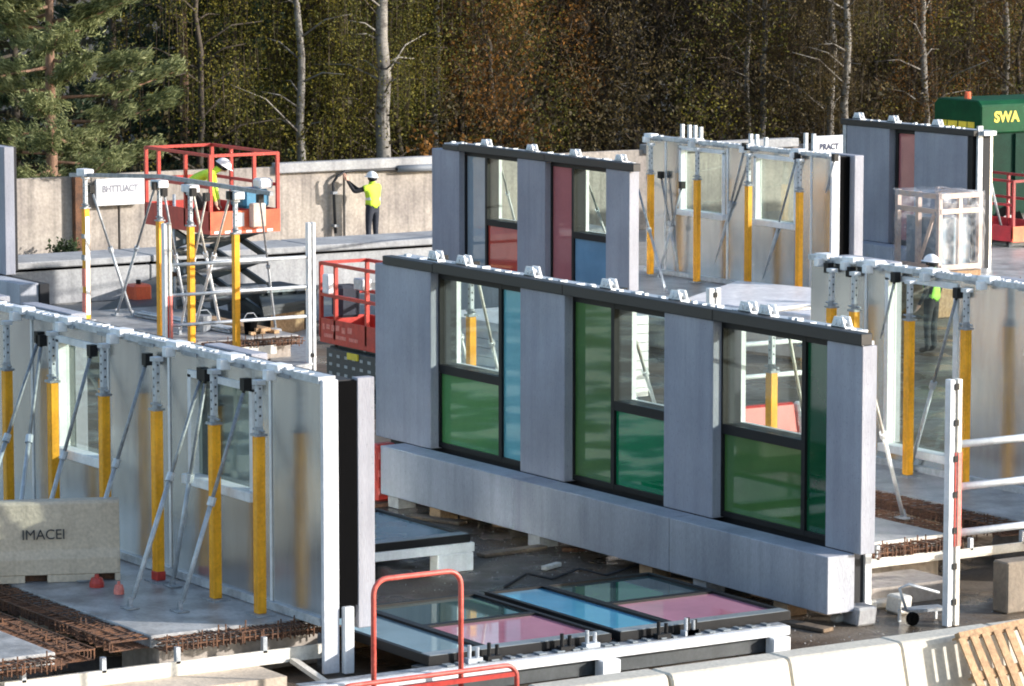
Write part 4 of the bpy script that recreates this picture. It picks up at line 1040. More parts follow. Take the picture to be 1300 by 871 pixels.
glazing('smoky window unit lying on a white beam beside the left panel', q.x - 2.3, q.x, q.y - 2.4, q.y, .36, .8, 'gl_pink', 'gl_smoke', 'gl_ice', .02)
t3 = thing('trestle_beam', 'white beam with a white end block carrying the smoky window unit', 'beam', (q.x, q.y - 1, 0))
MB().box(q.x - .14, q.x + .03, q.y - 2.6, q.y + .05, .24, .355).build('beam', M['white'], t3, bevel=.008)
MB().box(q.x - .16, q.x + .05, q.y - .50, q.y + .02, .005, .238).build('end_block', M['white'], t3, bevel=.01)
MB().box(q.x - 2.1, q.x - 1.9, q.y - 2.2, q.y - .2, .005, .355).build('far_block', M['greyc'], t3)
# far bearers of the two units
for i, y0 in enumerate((-3.4, -5.9)):
    o = MB().box(-2.2, -2.05, y0, y0 + 1.9, .004, .298).build('timber_bearer', M['wood'], bevel=.006)
    tag(o, ['timber bearer under the far edge of the bright blue window unit', 'timber bearer under the far edge of the pale blue window unit'][i], 'timber')
# near trestle beam with clamps
tb_ = thing('trestle_beam', 'long white trestle beam with black clamps along the near edge of the window units', 'beam', (.6, -3, 0))
ya, yb_ = PZ(655, 866, .3).y, PZ(1012, 797, .3).y
MB().box(.26, .62, -6.2, -1.5, .02, .292).build('bearer', M['chassis'], tb_)
MB().box(.64, .72, ya - 2.0, yb_, .20, .30).build('beam', M['white'], tb_, bevel=.006)
MB().box(.48, .638, ya - 2, yb_, .296, .306).build('flange', M['galvd'], tb_)
for px, py in ((1000, 800), (815, 838)):
    yy = PZ(px, py, .3).y
    MB().box(.64, .80, yy - .12, yy + .12, .004, .196).build('leg_block', M['white'], tb_, bevel=.01)
for (px, py) in ((640, 843), (672, 842), (740, 822), (805, 828), (842, 800), (868, 792), (892, 800)):
    q = PZ(px, py, .4)
    cl = MB(); cl.box(.50, .60, q.y - .09, q.y + .09, .308, .36); cl.tube((.55, q.y - .05, .36), (.55, q.y - .05, .50), .022); cl.tube((.55, q.y + .05, .36), (.55, q.y + .05, .47), .022)
    cl.build('clamp', M['galv'] if random.random() < .5 else M['black'], tb_)
for k in range(22):
    yy = -6.0 + k * .2 + random.uniform(-.05, .05)
    MB().box(.50, .62, yy, yy + random.uniform(.04, .1), .31, .325).build('packer', M['gframe'], tb_)

# ================================================================== red hoops
hp = thing('red_hoop_barrier', 'tall red tubular hoop barrier at the bottom of the picture', 'barrier', tuple(PX(530, 890, .95)))
hx = .95
def hoop(px0, px1, ytop, r_c, parent, hx, zlow, m):
    a = PX(px0, ytop, hx); b = PX(px1, ytop - (px1 - px0) * .09, hx); zt = (a.z + b.z) / 2
    y0, y1 = a.y, b.y; pts = [(hx, y0, zlow)]
    for t in range(7):
        an = math.pi - t * math.pi / 12; pts.append((hx, y0 + r_c + r_c * math.cos(an), zt - r_c + r_c * math.sin(an)))
    for t in range(7):
        an = math.pi / 2 - t * math.pi / 12; pts.append((hx, y1 - r_c + r_c * math.cos(an), zt - r_c + r_c * math.sin(an)))
    pts.append((hx, y1, zlow))
    return pts
pts = hoop(474, 585, 735, .16, hp, hx, .02, None)
MB().path(pts, .029, 10).build('hoop', M['salmon'], hp, smooth=True)
for yy in (pts[0][1], pts[-1][1]):
    MB().box(hx - .12, hx + .12, yy - .1, yy + .1, .003, .02).build('foot_plate', M['rustd'], hp)
h2 = thing('red_hoop_barrier', 'low red tubular hoop whose top just shows at the bottom edge', 'barrier', tuple(PX(560, 900, 1.35)))
pts = hoop(430, 656, 868, .14, h2, 1.35, .02, None)
MB().path(pts, .027, 10).build('hoop', M['salmon'], h2, smooth=True)
zt = max(p[2] for p in pts)
MB().bar((1.35, pts[0][1], zt - .10), (1.35, pts[-1][1], zt - .10), .03, .05).build('mid_rail', M['red'], h2)
for yy in (pts[0][1], pts[-1][1]):
    MB().box(1.23, 1.47, yy - .1, yy + .1, .003, .02).build('foot_plate', M['rustd'], h2)

# ================================================================== cream barrier row at the bottom right, pallet
JY = [-6.95, -5.5, -4.04, -2.59, -1.22, .2, 1.65]
lab_b = ['cream concrete barrier block by the white trestle beam, leftmost of the row', 'cream concrete barrier block directly below the trestle beam clamps', 'cream concrete barrier block below the white end of the trestle beam',
         'cream concrete barrier block under the near end of the main facade', 'cream concrete barrier block carrying the pallet and its striped shadow', 'cream concrete barrier block at the right edge behind the pallet']
for i in range(6):
    y0, y1 = JY[i] + .012, JY[i + 1] - .012
    o = thing('concrete_barrier', lab_b[i], 'barrier', (3.8, (y0 + y1) / 2, 0), 'cream barrier blocks along the bottom right')
    jx = random.uniform(-.03, .03)
    prof = [(3.55, 0), (3.58, .25), (3.70, .76), (3.74, .80), (4.06, .80), (4.10, .76), (4.24, .25), (4.28, 0)]
    MB().prism([(x + jx, y0, z + .004) for x, z in prof], (0, y1 - y0, 0)).build('block', M['cream'], o, bevel=.018)
# pallet leaning against the barrier
pq = [PX(1222, 823, 4.62), PX(1300, 808, 4.62)]
pa0 = Vector((4.30, pq[0].y + .10, .84)); 
pal = thing('wooden_pallet', 'raw timber pallet leaning on the cream barrier in the bottom right corner', 'pallet', (4.6, pa0.y + .5, 0))
upv = Vector((-.42, -.16, .9)).normalized(); rgt = Vector((.0, 1, .06)).normalized(); nn = rgt.cross(upv).normalized()
base = Vector((4.72, pa0.y + .26, .01)); HH = .92; WW = 1.0
for k in range(7):
    a = base + rgt * (k * WW / 6.4); MB().bar(a, a + upv * HH, .095, .02, up=nn).build('slat', M['wood'], pal)
for k in range(3):
    a = base + upv * (.06 + k * .44) - nn * .055; MB().bar(a, a + rgt * WW * 1.02, .09, .085, up=nn).build('bearer', M['wood'], pal)
for k in range(3):
    a = base + upv * (.06 + k * .44) - nn * .11; MB().bar(a, a + rgt * WW * 1.02, .02, .1, up=nn).build('back_board', M['wood'], pal)

# ================================================================== small things under the right slabs
q = PZ(1160, 795, 0)
tr = thing('hand_trolley', 'small grey two wheeled hand trolley beside the white guard post', 'trolley', (q.x, q.y, 0))
a = PZ(1150, 792, .0); b = PZ(1196, 788, 0)
MB().bar(Vector((a.x, a.y, .16)), Vector((b.x, b.y, .16)), .22, .035).build('deck', M['galvd'], tr)
for p in (a, b):
    wl = MB().path([(p.x + .1, p.y, .08), (p.x + .15, p.y, .08)], .08, 14).build('wheel', M['rubber'], tr)
    MB().path([(p.x + .15, p.y, .08), (p.x + .16, p.y, .08)], .035, 10).build('hub', M['rubber'], wl)
    MB().bar((p.x - .12, p.y, .005), (p.x - .12, p.y, .15), .03, .03).build('leg', M['galv'], tr)
MB().path([Vector((a.x, a.y, .17)), Vector((a.x - .05, a.y - .06, .42)), Vector((a.x - .02, a.y + .05, .46)), Vector((b.x, b.y - .05, .34))], .018, 8).build('handle', M['galv'], tr, smooth=True)
for i, (px, py, w, d, h, m, lab) in enumerate([(1090, 792, .35, .3, .22, 'greyc', 'rough grey concrete lump under the near end of the main facade'), (1118, 770, .3, .42, .10, 'offwhite', 'white packer lying on the ground left of the trolley'),
                                   (1140, 778, .3, .2, .22, 'offwhite', 'cream block standing on the ground left of the trolley'), (1062, 790, .16, .12, .10, 'offwhite', 'small white packer on the ground by the barrier row')]):
    p = PZ(px, py, 0); b = MB()
    poly = [(p.x - w/2, p.y - d/2 * .9, .003), (p.x + w * .45, p.y - d/2, .003), (p.x + w/2, p.y + d * .42, .003), (p.x - w * .4, p.y + d/2, .003)]
    o = b.prism(poly, (0.02, .01, h)).build('ground_block', M[m], bevel=.025); tag(o, lab, 'block')
q0 = PZ(1268, 782, 0)
cpost = thing('support_column', 'tan concrete pier under the right slab at the picture edge', 'pier', (q0.x, q0.y, 0))
MB().box(q0.x - .28, q0.x, q0.y + .12, q0.y + 1.7, .004, .62).build('pier', M['pier'], cpost, bevel=.02)
# scattered debris on the wet ground
for i, (px, py, L, an, m, lab) in enumerate([(606, 660, .5, .6, 'wood', 'short timber offcut below the left plinth unit'), (652, 672, .7, .3, 'wood', 'long timber offcut on the dark ground under the middle plinth'),
        (742, 700, .6, 1.2, 'rust', 'rusty bar offcut on the dark ground'), (865, 742, .4, .2, 'wood', 'timber offcut beside the far corner of the blue window unit'), (700, 722, .35, 2.0, 'offwhite', 'pale packer lying alone on the dark ground')]):
    p = PZ(px, py, 0); d = Vector((math.cos(an), math.sin(an), 0)) * L / 2
    o = MB().bar(p - d + Vector((0, 0, .032)), p + d + Vector((0, 0, .032)), .09, .055).build('offcut', M[m], bevel=.008); tag(o, lab, 'offcut')

cb = [PZ(x, y, .02) for x, y in ((640, 745), (668, 728), (700, 735), (735, 722), (770, 730), (812, 716), (838, 722))]
tag(MB().path(cb, .016, 6).build('cable', M['hose'], smooth=True), 'black cable lying in loose curves on the ground below the plinth', 'cable')
# clutter on the back left slab
o = thing('tube_bundle', 'bundle of grey scaffold tubes lying on the back left slab', 'tubes', (-26.5, 5.0, .55))
for k in range(9):
    yy = 4.75 + (k % 5) * .055 + (k // 5) * .028; zz = .58 + (k // 5) * .05; j = random.uniform(-.12, .12)
    MB().path([(-28.2 + j, yy, zz), (-25.0 + j, yy + .25, zz)], .024, 6).build('tube', M['galv' if k % 3 else 'galvd'], o, smooth=True)
o = thing('timber_pile', 'loose pile of timber lengths at the end of the back left slab', 'timber', (-25, 4.6, .55))
for k in range(7):
    yy = 5.3 + (k % 4) * .11; zz = .556 + (k // 4) * .06
    MB().bar((-26.6 + random.uniform(-.2, .2), yy, zz + .03), (-24.5 + random.uniform(-.2, .2), yy + random.uniform(-.08, .12), zz + .03), .10, .055).build('length', M['wood'], o)
for k, (px, py, r, lab) in enumerate(((258, 420, .16, 'grey bucket on the back left slab beside the middle prop'), (318, 424, .13, 'dark bucket at the end of the back left slab'))):
    q = PZ(px, py, .56); o = thing('bucket', lab, 'bucket', tuple(q)); MB().path([(q.x, q.y, .556), (q.x, q.y, .84)], [r * .8, r], 14).build('body', M['galvd' if k == 0 else 'rubber'], o, smooth=False)
    MB().path([(q.x, q.y - r, .84), (q.x, q.y - r * .5, .93), (q.x, q.y + r * .5, .93), (q.x, q.y + r, .84)], .008, 5).build('handle', M['galv'], o)
sp = thing('scaffold_tube', 'single upright scaffold tube right of the red and white post at the back left', 'tube', tuple(PZ(223, 428, .01)))
q = PZ(223, 428, .01); MB().path([(q.x, q.y, .01), (q.x, q.y, 2.7)], .03, 8).build('tube', M['galv'], sp, smooth=True)
MB().box(q.x - .08, q.x + .08, q.y - .08, q.y + .08, .007, .02).build('base_plate', M['galvd'], sp)
MB().path([(q.x, q.y - .06, 1.2), (q.x, q.y + .06, 1.2)], .05, 8).build('coupler', M['rust'], sp)
for (t, b, lab) in [((262, 250), (228, 424), 'pale thin brace left of the middle yellow prop at the back left'), ((330, 252), (352, 436), 'brace right of the last yellow prop at the back left')]:
    brace(gt(*t), tuple(PZ(*b, .012 if b[0] > 340 else .555)), lab, 'braces of the back left rail', white='pale' in lab, r=.022)
# planks, sheeting and offcuts left on the dark ground
for i_, (px, py, px2, py2, lab) in enumerate(((520, 655, 588, 664, 'muddy plank on the ground behind the smoky window unit'), (610, 705, 690, 694, 'muddy plank lying alone in the middle of the dark ground'), (1000, 790, 1052, 800, 'short plank on the ground under the near end of the plinth'))):
    a = PZ(px, py, .03); b = PZ(px2, py2, .03); tag(MB().bar(a, b, .18, .045).build('plank', M['mud'], bevel=.006), lab, 'plank')
# ================================================================== people
def person(label, loc, face, J, regions, vest=None, vest_mat=None, helmet=True):
    """J: joint positions, local x right, y forward, z up"""
    names = list(J); idx = {n: i for i, n in enumerate(names)}
    E = [('pelvis', 'belly'), ('belly', 'chest'), ('chest', 'neckb'), ('neckb', 'neck'), ('neck', 'head'), ('head', 'crown'), ('head', 'nose')]
    for s in 'lr':
        E += [('chest', 'sh' + s), ('sh' + s, 'el' + s), ('el' + s, 'wr' + s), ('wr' + s, 'pa' + s),
              ('pelvis', 'hi' + s), ('hi' + s, 'kn' + s), ('kn' + s, 'an' + s), ('an' + s, 'to' + s)]
    rad = {'pelvis': (.15, .115), 'belly': (.145, .11), 'chest': (.165, .12), 'neckb': (.085, .08), 'neck': (.055, .058), 'head': (.082, .10), 'crown': (.07, .08), 'nose': (.022, .02)}
    for s in 'lr':
        rad.update({'sh' + s: (.075, .075), 'el' + s: (.052, .052), 'wr' + s: (.034, .034), 'pa' + s: (.042, .022), 'hi' + s: (.105, .105), 'kn' + s: (.07, .07), 'an' + s: (.052, .052), 'to' + s: (.05, .035)})
    # fingers: five unequal bent chains from each palm
    for s in 'lr':
        pa = Vector(J['pa' + s]); wr = Vector(J['wr' + s]); d = (pa - wr).normalized(); side = d.cross(Vector((0, 1, 0.3)))
        side = side.normalized() if side.length > .01 else Vector((1, 0, 0)); nrm = side.cross(d).normalized()
        for k, (o_, l_) in enumerate(((-.03, .06), (-.01, .072), (.01, .068), (.03, .055))):
            a = pa + d * .05 + side * o_; b = a + d * l_ + nrm * .025
            for nm, v in ((f'f{k}a{s}', a), (f'f{k}b{s}', b)):
                J[nm] = tuple(v); rad[nm] = (.0095, .0095)
            E += [('pa' + s, f'f{k}a{s}'), (f'f{k}a{s}', f'f{k}b{s}')]
        th = pa + side * .055 - d * .0; J['tha' + s] = tuple(th); rad['tha' + s] = (.012, .012); J['thb' + s] = tuple(th + d * .05 + nrm * .02); rad['thb' + s] = (.010, .010)
        E += [('pa' + s, 'tha' + s), ('tha' + s, 'thb' + s)]
    names = list(J); idx = {n: i for i, n in enumerate(names)}
    me = bpy.data.meshes.new('skeleton'); me.from_pydata([J[n] for n in names], [(idx[a], idx[b]) for a, b in E], [])
    ob = bpy.data.objects.new('skeleton', me); COL.objects.link(ob)
    ob.modifiers.new('skin', 'SKIN').use_smooth_shade = True
    for n, sv in zip(names, me.skin_vertices[0].data): sv.radius = rad[n]; sv.use_root = (n == 'pelvis')
    ob.modifiers.new('sub', 'SUBSURF').levels = 2
    bpy.context.view_layer.update()
    bm_ = bpy.data.meshes.new_from_object(ob.evaluated_get(bpy.context.evaluated_depsgraph_get()))
    bpy.data.objects.remove(ob)
    root = thing('person', label, 'person', loc)
    root.rotation_euler.z = face
    bm_.name = 'body'; body = bpy.data.objects.new('body', bm_); COL.objects.link(body); body.parent = root
    keys = ['top', 'leg', 'skin', 'boot']
    bm_.materials.clear()
    for k in keys: bm_.materials.append(M[regions[k]])
    def seg_reg(a, b):
        if a in ('head', 'neck') : return 2
        if a.startswith('wr') or a.startswith('pa') or a.startswith('f') or a.startswith('th'): return 2
        if a.startswith('hi') or a.startswith('kn') or (a == 'pelvis' and b.startswith('hi')): return 1
        if a.startswith('an'): return 3
        return 0
    segs = [(Vector(J[a]), Vector(J[b]), seg_reg(a, b), a, b) for a, b in E]
    torso = []
    for p in bm_.polygons:
        c = p.center; best = (9, 0, '')
        for a, b, rg, an, bn in segs:
            ab = b - a; t = max(0, min(1, (c - a).dot(ab) / max(ab.length_squared, 1e-9))); dd = (a + ab * t - c).length - .4 * rad[an][0]
            if dd < best[0]: best = (dd, rg, an)
        p.material_index = best[1]
        if best[2] in ('pelvis', 'belly', 'chest') and best[1] == 0: torso.append(p.index)
        p.use_smooth = True
    if vest:
        vs = {}; fs = []
        for i in torso:
            f = []
            for v in bm_.polygons[i].vertices:
                if v not in vs: vs[v] = len(vs)
                f.append(vs[v])
            fs.append(f)
        co = [None] * len(vs)
        for v, k in vs.items(): co[k] = bm_.vertices[v].co + bm_.vertices[v].normal * .016
        vm = bpy.data.meshes.new('vest'); vm.from_pydata(co, [], fs); vm.materials.append(M[vest]); vm.materials.append(M['refl'])
        J2 = Vector(J['belly']); ax = (Vector(J['chest']) - Vector(J['pelvis'])).normalized()
        for p in vm.polygons:
            p.use_smooth = True
            h = (p.center - J2).dot(ax)
            if abs(h - .02) < .028: p.material_index = 1
        vo = bpy.data.objects.new('vest', vm); COL.objects.link(vo); vo.parent = root
        vo.modifiers.new('thick', 'SOLIDIFY').thickness = .01
    h = Vector(J['head']); up = (Vector(J['crown']) - h).normalized(); fw = (Vector(J['nose']) - h); fw = (fw - up * fw.dot(up)).normalized(); rt = fw.cross(up)
    # eyes and ears
    eb = bmesh.new()
    for s in (-1, 1):
        bmesh.ops.create_uvsphere(eb, u_segments=8, v_segments=6, radius=.012, matrix=Matrix.Translation(h + fw * .088 + rt * .033 * s + up * .012))
    em = bpy.data.meshes.new('eyes'); eb.to_mesh(em); eb.free(); em.materials.append(M['ink']); eo = bpy.data.objects.new('eyes', em); COL.objects.link(eo); eo.parent = root
    eb = bmesh.new()
    for s in (-1, 1):
        bmesh.ops.create_uvsphere(eb, u_segments=8, v_segments=6, radius=.03, matrix=Matrix.Translation(h + rt * .085 * s) @ Matrix.Diagonal((.4, .6, 1, 1)))
    em = bpy.data.meshes.new('ears'); eb.to_mesh(em); eb.free(); em.materials.append(M['skin']); eo = bpy.data.objects.new('ears', em); COL.objects.link(eo); eo.parent = root
    # hair at the back of the head
    def dome(name, r, lo, m, brim=0.0, cen=None, start=0.0):
        vs = []; fs = []; n = 20; rows = 7; cen = cen or h
        for i in range(rows + 1):
            a = lo + (math.pi / 2 - lo) * i / rows
            for k in range(n):
                t = 2 * math.pi * k / n
                vs.append(cen + (rt * math.cos(t) * .92 + fw * math.sin(t) * 1.12) * r * math.cos(a) + up * r * math.sin(a))
        for i in range(rows):
            for k in range(n): fs.append((i*n + k, i*n + (k+1) % n, (i+1)*n + (k+1) % n, (i+1)*n + k))
        if brim:
            b0 = len(vs)
            for k in range(n):
                t = 2 * math.pi * k / n; e = brim * (1 + 1.6 * max(0, math.sin(t)))
                vs.append(cen + (rt * math.cos(t) * .92 + fw * math.sin(t) * 1.12) * (r * math.cos(lo) + e) + up * (r * math.sin(lo) - .008))
            for k in range(n): fs.append((k, b0 + k, b0 + (k+1) % n, (k+1) % n))
        m_ = bpy.data.meshes.new(name); m_.from_pydata([tuple(v) for v in vs], [], fs); m_.materials.append(M[m])
        for p in m_.polygons: p.use_smooth = True
        o = bpy.data.objects.new(name, m_); COL.objects.link(o); o.parent = root; return o
    dome('hair', .108, -.35, 'dark', cen=h - fw * .022 + up * .0)
    if helmet: dome('helmet', .135, .05, 'hat', brim=.02, cen=h + up * .035)
    return root
def stand():
    J = {'pelvis': (0, 0, .96), 'belly': (0, .0, 1.14), 'chest': (0, 0, 1.34), 'neckb': (0, -.01, 1.48), 'neck': (0, 0, 1.545), 'head': (0, .02, 1.64), 'crown': (0, .015, 1.715), 'nose': (0, .125, 1.625)}
    for s, k in (('l', -1), ('r', 1)):
        J.update({'sh' + s: (.185 * k, 0, 1.43), 'el' + s: (.245 * k, -.03, 1.15), 'wr' + s: (.25 * k, .10, .92), 'pa' + s: (.25 * k, .14, .84),
                  'hi' + s: (.1 * k, 0, .90), 'kn' + s: (.115 * k, .02, .50), 'an' + s: (.12 * k, 0, .085), 'to' + s: (.135 * k, .17, .045)})
    return J
# worker at the back wall, back to us, arms reaching up to the left
J = stand()
J.update({'ell': (-.42, .16, 1.34), 'wrl': (-.52, .28, 1.58), 'pal': (-.54, .31, 1.67), 'elr': (.02 - .18, .30, 1.36), 'wrr': (-.36, .40, 1.55), 'par': (-.40, .42, 1.63)})
q = FW(472, 90.0)
w = PZ(472, 312, 0.006)
w.x, w.y = WX + .62, PX(473, 300, WX + .62).y
person('worker in a lime vest and white helmet reaching up at the back wall', (w.x, w.y, .008), math.pi / 2 + .25, J, {'top': 'dark', 'leg': 'jean', 'skin': 'skin', 'boot': 'boot'}, vest='lime')
# worker leaning over in the scissor lift
J = stand()
J.update({'pelvis': (0, -.16, .78), 'belly': (0, .0, .90), 'chest': (0, .24, .98), 'neckb': (0, .37, 1.05), 'neck': (0, .43, 1.08), 'head': (0, .52, 1.12), 'crown': (0, .56, 1.185), 'nose': (0, .59, 1.03)})
for s, k in (('l', -1), ('r', 1)):
    J.update({'sh' + s: (.19 * k, .30, 1.0), 'el' + s: (.25 * k, .34, .74), 'wr' + s: (.2 * k, .40, .52), 'pa' + s: (.19 * k, .42, .44), 'hi' + s: (.1 * k, -.16, .74), 'kn' + s: (.13 * k, .12, .46), 'an' + s: (.13 * k, -.12, .085), 'to' + s: (.14 * k, .05, .045)})
person('worker in a lime jacket and white helmet bending over in the raised lift', (-28.15, 6.02, 2.152), -.62, J, {'top': 'lime', 'leg': 'dark', 'skin': 'skin', 'boot': 'boot'}, vest=None)
# worker behind the right panel
J = stand()
w3 = PY(1171, 430, 16.0); 
person('worker in a green vest and white helmet behind the tall window of the right panel', (PZ(1182, 428, .3).x, PZ(1182, 428, .3).y, .008), math.pi * .62, J, {'top': 'dark', 'leg': 'dark', 'skin': 'skin', 'boot': 'boot'}, vest='limeg')

# ================================================================== vegetation
def mesh_np(name, V, F, m):
    me = bpy.data.meshes.new(name)
    me.vertices.add(len(V)); me.vertices.foreach_set('co', V.astype(np.float32).ravel())
    k = F.shape[1]
    me.loops.add(F.size); me.loops.foreach_set('vertex_index', F.astype(np.int32).ravel())
    me.polygons.add(len(F)); me.polygons.foreach_set('loop_start', np.arange(0, F.size, k, dtype=np.int32))
    me.polygons.foreach_set('loop_total', np.full(len(F), k, dtype=np.int32))
    me.update(calc_edges=True); me.materials.append(m); return me
def unit(n):
    v = rng.normal(size=(n, 3)); return v / np.linalg.norm(v, axis=1, keepdims=True)
def leaves(name, P, size, m, aspect=.6, dirs=None, spread=1.0):
    n = len(P); t = unit(n)
    if dirs is not None:
        t = dirs + spread * t; t /= np.linalg.norm(t, axis=1, keepdims=True)
    u = np.cross(t, unit(n)); u /= np.linalg.norm(u, axis=1, keepdims=True) + 1e-9
    s = np.asarray(size).reshape(-1, 1) * np.ones((n, 1)); a = t * s / 2; b = u * s * aspect / 2
    V = np.stack([P - a, P + b, P + a, P - b], 1).reshape(-1, 3)
    F = np.arange(4 * n).reshape(n, 4)
    return mesh_np(name, V, F, m)
def attach(name, me, parent):
    o = bpy.data.objects.new(name, me); COL.objects.link(o); o.parent = parent; return o
def trunk_mb(h, r, lean=.03, wob=.06, n=9, rd=random):
    pts = []; rr = []; x = y = 0
    dx, dy = rd.uniform(-lean, lean), rd.uniform(-lean, lean)
    for i in range(n + 1):
        t = i / n; pts.append((x, y, h * t)); rr.append(r * (1 - .8 * t) + .012)
        x += dx * h / n + rd.uniform(-wob, wob); y += dy * h / n + rd.uniform(-wob, wob)
    return pts, rr
def lerp_pts(pts, z):
    for a, b in zip(pts[:-1], pts[1:]):
        if a[2] <= z <= b[2]:
            t = (z - a[2]) / (b[2] - a[2]); return Vector(a).lerp(Vector(b), t)
    return Vector(pts[-1])

def make_birch(seed, h=12, r=.13, leaf='lf_birch', dens=1.0, zlow=2.2, bark='bark_b', lsize=.06, hangz=1.6, nbr=26):
    rd = random.Random(seed); root = thing('birch_tree', '', 'tree', (0, 0, 0))
    pts, rr = trunk_mb(h, r, lean=.05, wob=.11, n=14, rd=rd)
    b = MB(); b.path(pts, rr, 10)
    tips = []
    for k in range(nbr):
        z = rd.uniform(zlow, h * .97); p = lerp_pts(pts, z); a = rd.uniform(0, 6.28); L = rd.uniform(.8, 2.3) * (1 - .35 * z / h)
        e = p + Vector((math.cos(a) * L, math.sin(a) * L, L * rd.uniform(.1, .6))); mid = p.lerp(e, .5) + Vector((0, 0, .12 * L))
        b.path([p, mid, e], [.03, .02, .007], 5); tips += [mid.lerp(e, t) for t in (.2, .5, .8, 1.0)]
    b.build('trunk', M[bark], root, smooth=True)
    P = []; W = []
    for tpt in tips:
        for s in range(int(5 * dens)):
            L = rd.uniform(.4, hangz); q = tpt + Vector((rd.gauss(0, .28), rd.gauss(0, .28), rd.uniform(-.2, .3)))
            n = int(L / .065); 
            for i in range(n): P.append((q.x + rd.gauss(0, .12), q.y + rd.gauss(0, .12), q.z - L * i / n + rd.gauss(0, .05)))
            W.append((q.x, q.y, q.z, L))
    P = np.array(P); P = P[P[:, 2] > .6]
    attach('crown', leaves('birch_crown', P, rng.uniform(lsize * .7, lsize * 1.35, len(P)), M[leaf], .62), root)
    W = np.array(W); Q = np.column_stack([W[:, 0], W[:, 1], W[:, 2] - W[:, 3] / 2]); d = np.tile([[0, 0, -1.0]], (len(Q), 1))
    o = attach('twigs', leaves('birch_twigs', Q, W[:, 3], M['twig'], .012, d, .05), root); o['kind'] = 'stuff'
    return root
def make_bare(seed, h=11, r=.09, leafn=900, leaf='lf_brown', name='broadleaf_tree', zlow=.8, twn=1500, lsize=.10):
    rd = random.Random(seed); root = thing(name, '', 'tree', (0, 0, 0))
    pts, rr = trunk_mb(h, r, lean=.08, wob=.15, n=13, rd=rd); b = MB(); b.path(pts, rr, 8); tips = []
    for k in range(34):
        z = rd.uniform(zlow, h * .97); p = lerp_pts(pts, z); a = rd.uniform(0, 6.28); L = rd.uniform(.6, 2.2)
        e = p + Vector((math.cos(a) * L * .8, math.sin(a) * L * .8, L * rd.uniform(.3, 1.0))); b.path([p, p.lerp(e, .5) + Vector((rd.gauss(0, .06), rd.gauss(0, .06), 0)), e], [.022, .014, .005], 4)
        for t in (.3, .5, .7, .9, 1.0): tips.append((p.lerp(e, t), (e - p).normalized()))
    b.build('trunk', M['bark_d'], root, smooth=True)
    ii = rng.integers(0, len(tips), twn)
    B = np.array([tips[i][0] for i in ii]); D = np.array([tips[i][1] for i in ii]) ; D[:, 2] += .4
    L = rng.uniform(.35, 1.0, twn); P = B + rng.normal(size=(twn, 3)) * .3
    o = attach('twigs', leaves('bare_twigs', P, L, M['twig'], .018, D, .75), root); o['kind'] = 'stuff'
    if leafn:
        ii = rng.integers(0, len(tips), leafn); P = np.array([tips[i][0] for i in ii]) + rng.normal(size=(leafn, 3)) * .38
        P = P[P[:, 2] > .3]
        attach('crown', leaves('autumn_crown', P, rng.uniform(lsize * .6, lsize * 1.3, len(P)), M[leaf], .7), root)
    return root
def make_pine(seed, h=10, r=.16, nbr=34, zlow=1.2, reach=2.6, leaf='lf_pine', needle=.17, per=11, clusters=60, name='pine_tree', bark='bark_p'):
    rd = random.Random(seed); root = thing(name, '', 'tree', (0, 0, 0))
    pts, rr = trunk_mb(h, r, lean=.02, wob=.03, rd=rd); b = MB(); b.path(pts, rr, 10); P = []; D = []
    for k in range(nbr):
        z = zlow + (h - zlow) * (k / nbr) ** .95; p = lerp_pts(pts, z); a = k * 2.4 + rd.uniform(-.4, .4); L = reach * (1 - .75 * (z / h) ** 1.5) * rd.uniform(.65, 1.1)
        rise = rd.uniform(-.05, .32)
        e = p + Vector((math.cos(a) * L, math.sin(a) * L, L * rise)); mid = p.lerp(e, .5) - Vector((0, 0, .08 * L))
        b.path([p, mid, e], [.045, .03, .008], 5)
        side = Vector((-math.sin(a), math.cos(a), 0))
        for c in range(clusters):
            t = rd.uniform(.28, 1.03); q = p.lerp(mid, t * 2) if t < .5 else mid.lerp(e, t * 2 - 1)
            q = q + side * rd.gauss(0, .24 * (1.25 - t * .6)) * L * .45 + Vector((0, 0, rd.uniform(-.05, .28)))
            d = Vector((math.cos(a), math.sin(a), .55)) + side * rd.gauss(0, .5)
            for n in range(per): P.append((q.x + rd.gauss(0, .055), q.y + rd.gauss(0, .055), q.z + rd.gauss(0, .05))); D.append((d.x, d.y, d.z))
    b.build('trunk', M[bark], root, smooth=True)
    P = np.array(P); D = np.array(D); D /= np.linalg.norm(D, axis=1, keepdims=True)
    attach('crown', leaves('needle_crown', P, rng.uniform(needle * .7, needle * 1.3, len(P)), M[leaf], .19, D, .6), root)
    return root
def make_bush(seed, R_, H, n, leaf, name='shrub', lsize=.10):
    rd = random.Random(seed); root = thing(name, '', 'shrub', (0, 0, 0)); b = MB(); P = []
    for k in range(14):
        a = rd.uniform(0, 6.28); e = Vector((math.cos(a) * R_ * rd.uniform(.2, .9), math.sin(a) * R_ * rd.uniform(.2, .9), H * rd.uniform(.5, 1.0)))
        b.path([(0, 0, 0), e * .5 + Vector((0, 0, .15 * H)), e], [.02, .014, .005], 4)
        for i in range(n // 14):
            t = rd.uniform(.3, 1.05); q = e * t; P.append((q.x + rd.gauss(0, .16 * R_), q.y + rd.gauss(0, .16 * R_), max(.03, q.z + rd.gauss(0, .12 * H))))
    b.build('stem', M['bark_d'], root); P = np.array(P)
    attach('crown', leaves('shrub_crown', P, rng.uniform(lsize * .6, lsize * 1.4, len(P)), M[leaf], .65), root)
    return root
def wdepth(px): return 84.9 + 16.5 * px / 1300          # depth of the perimeter wall in that column
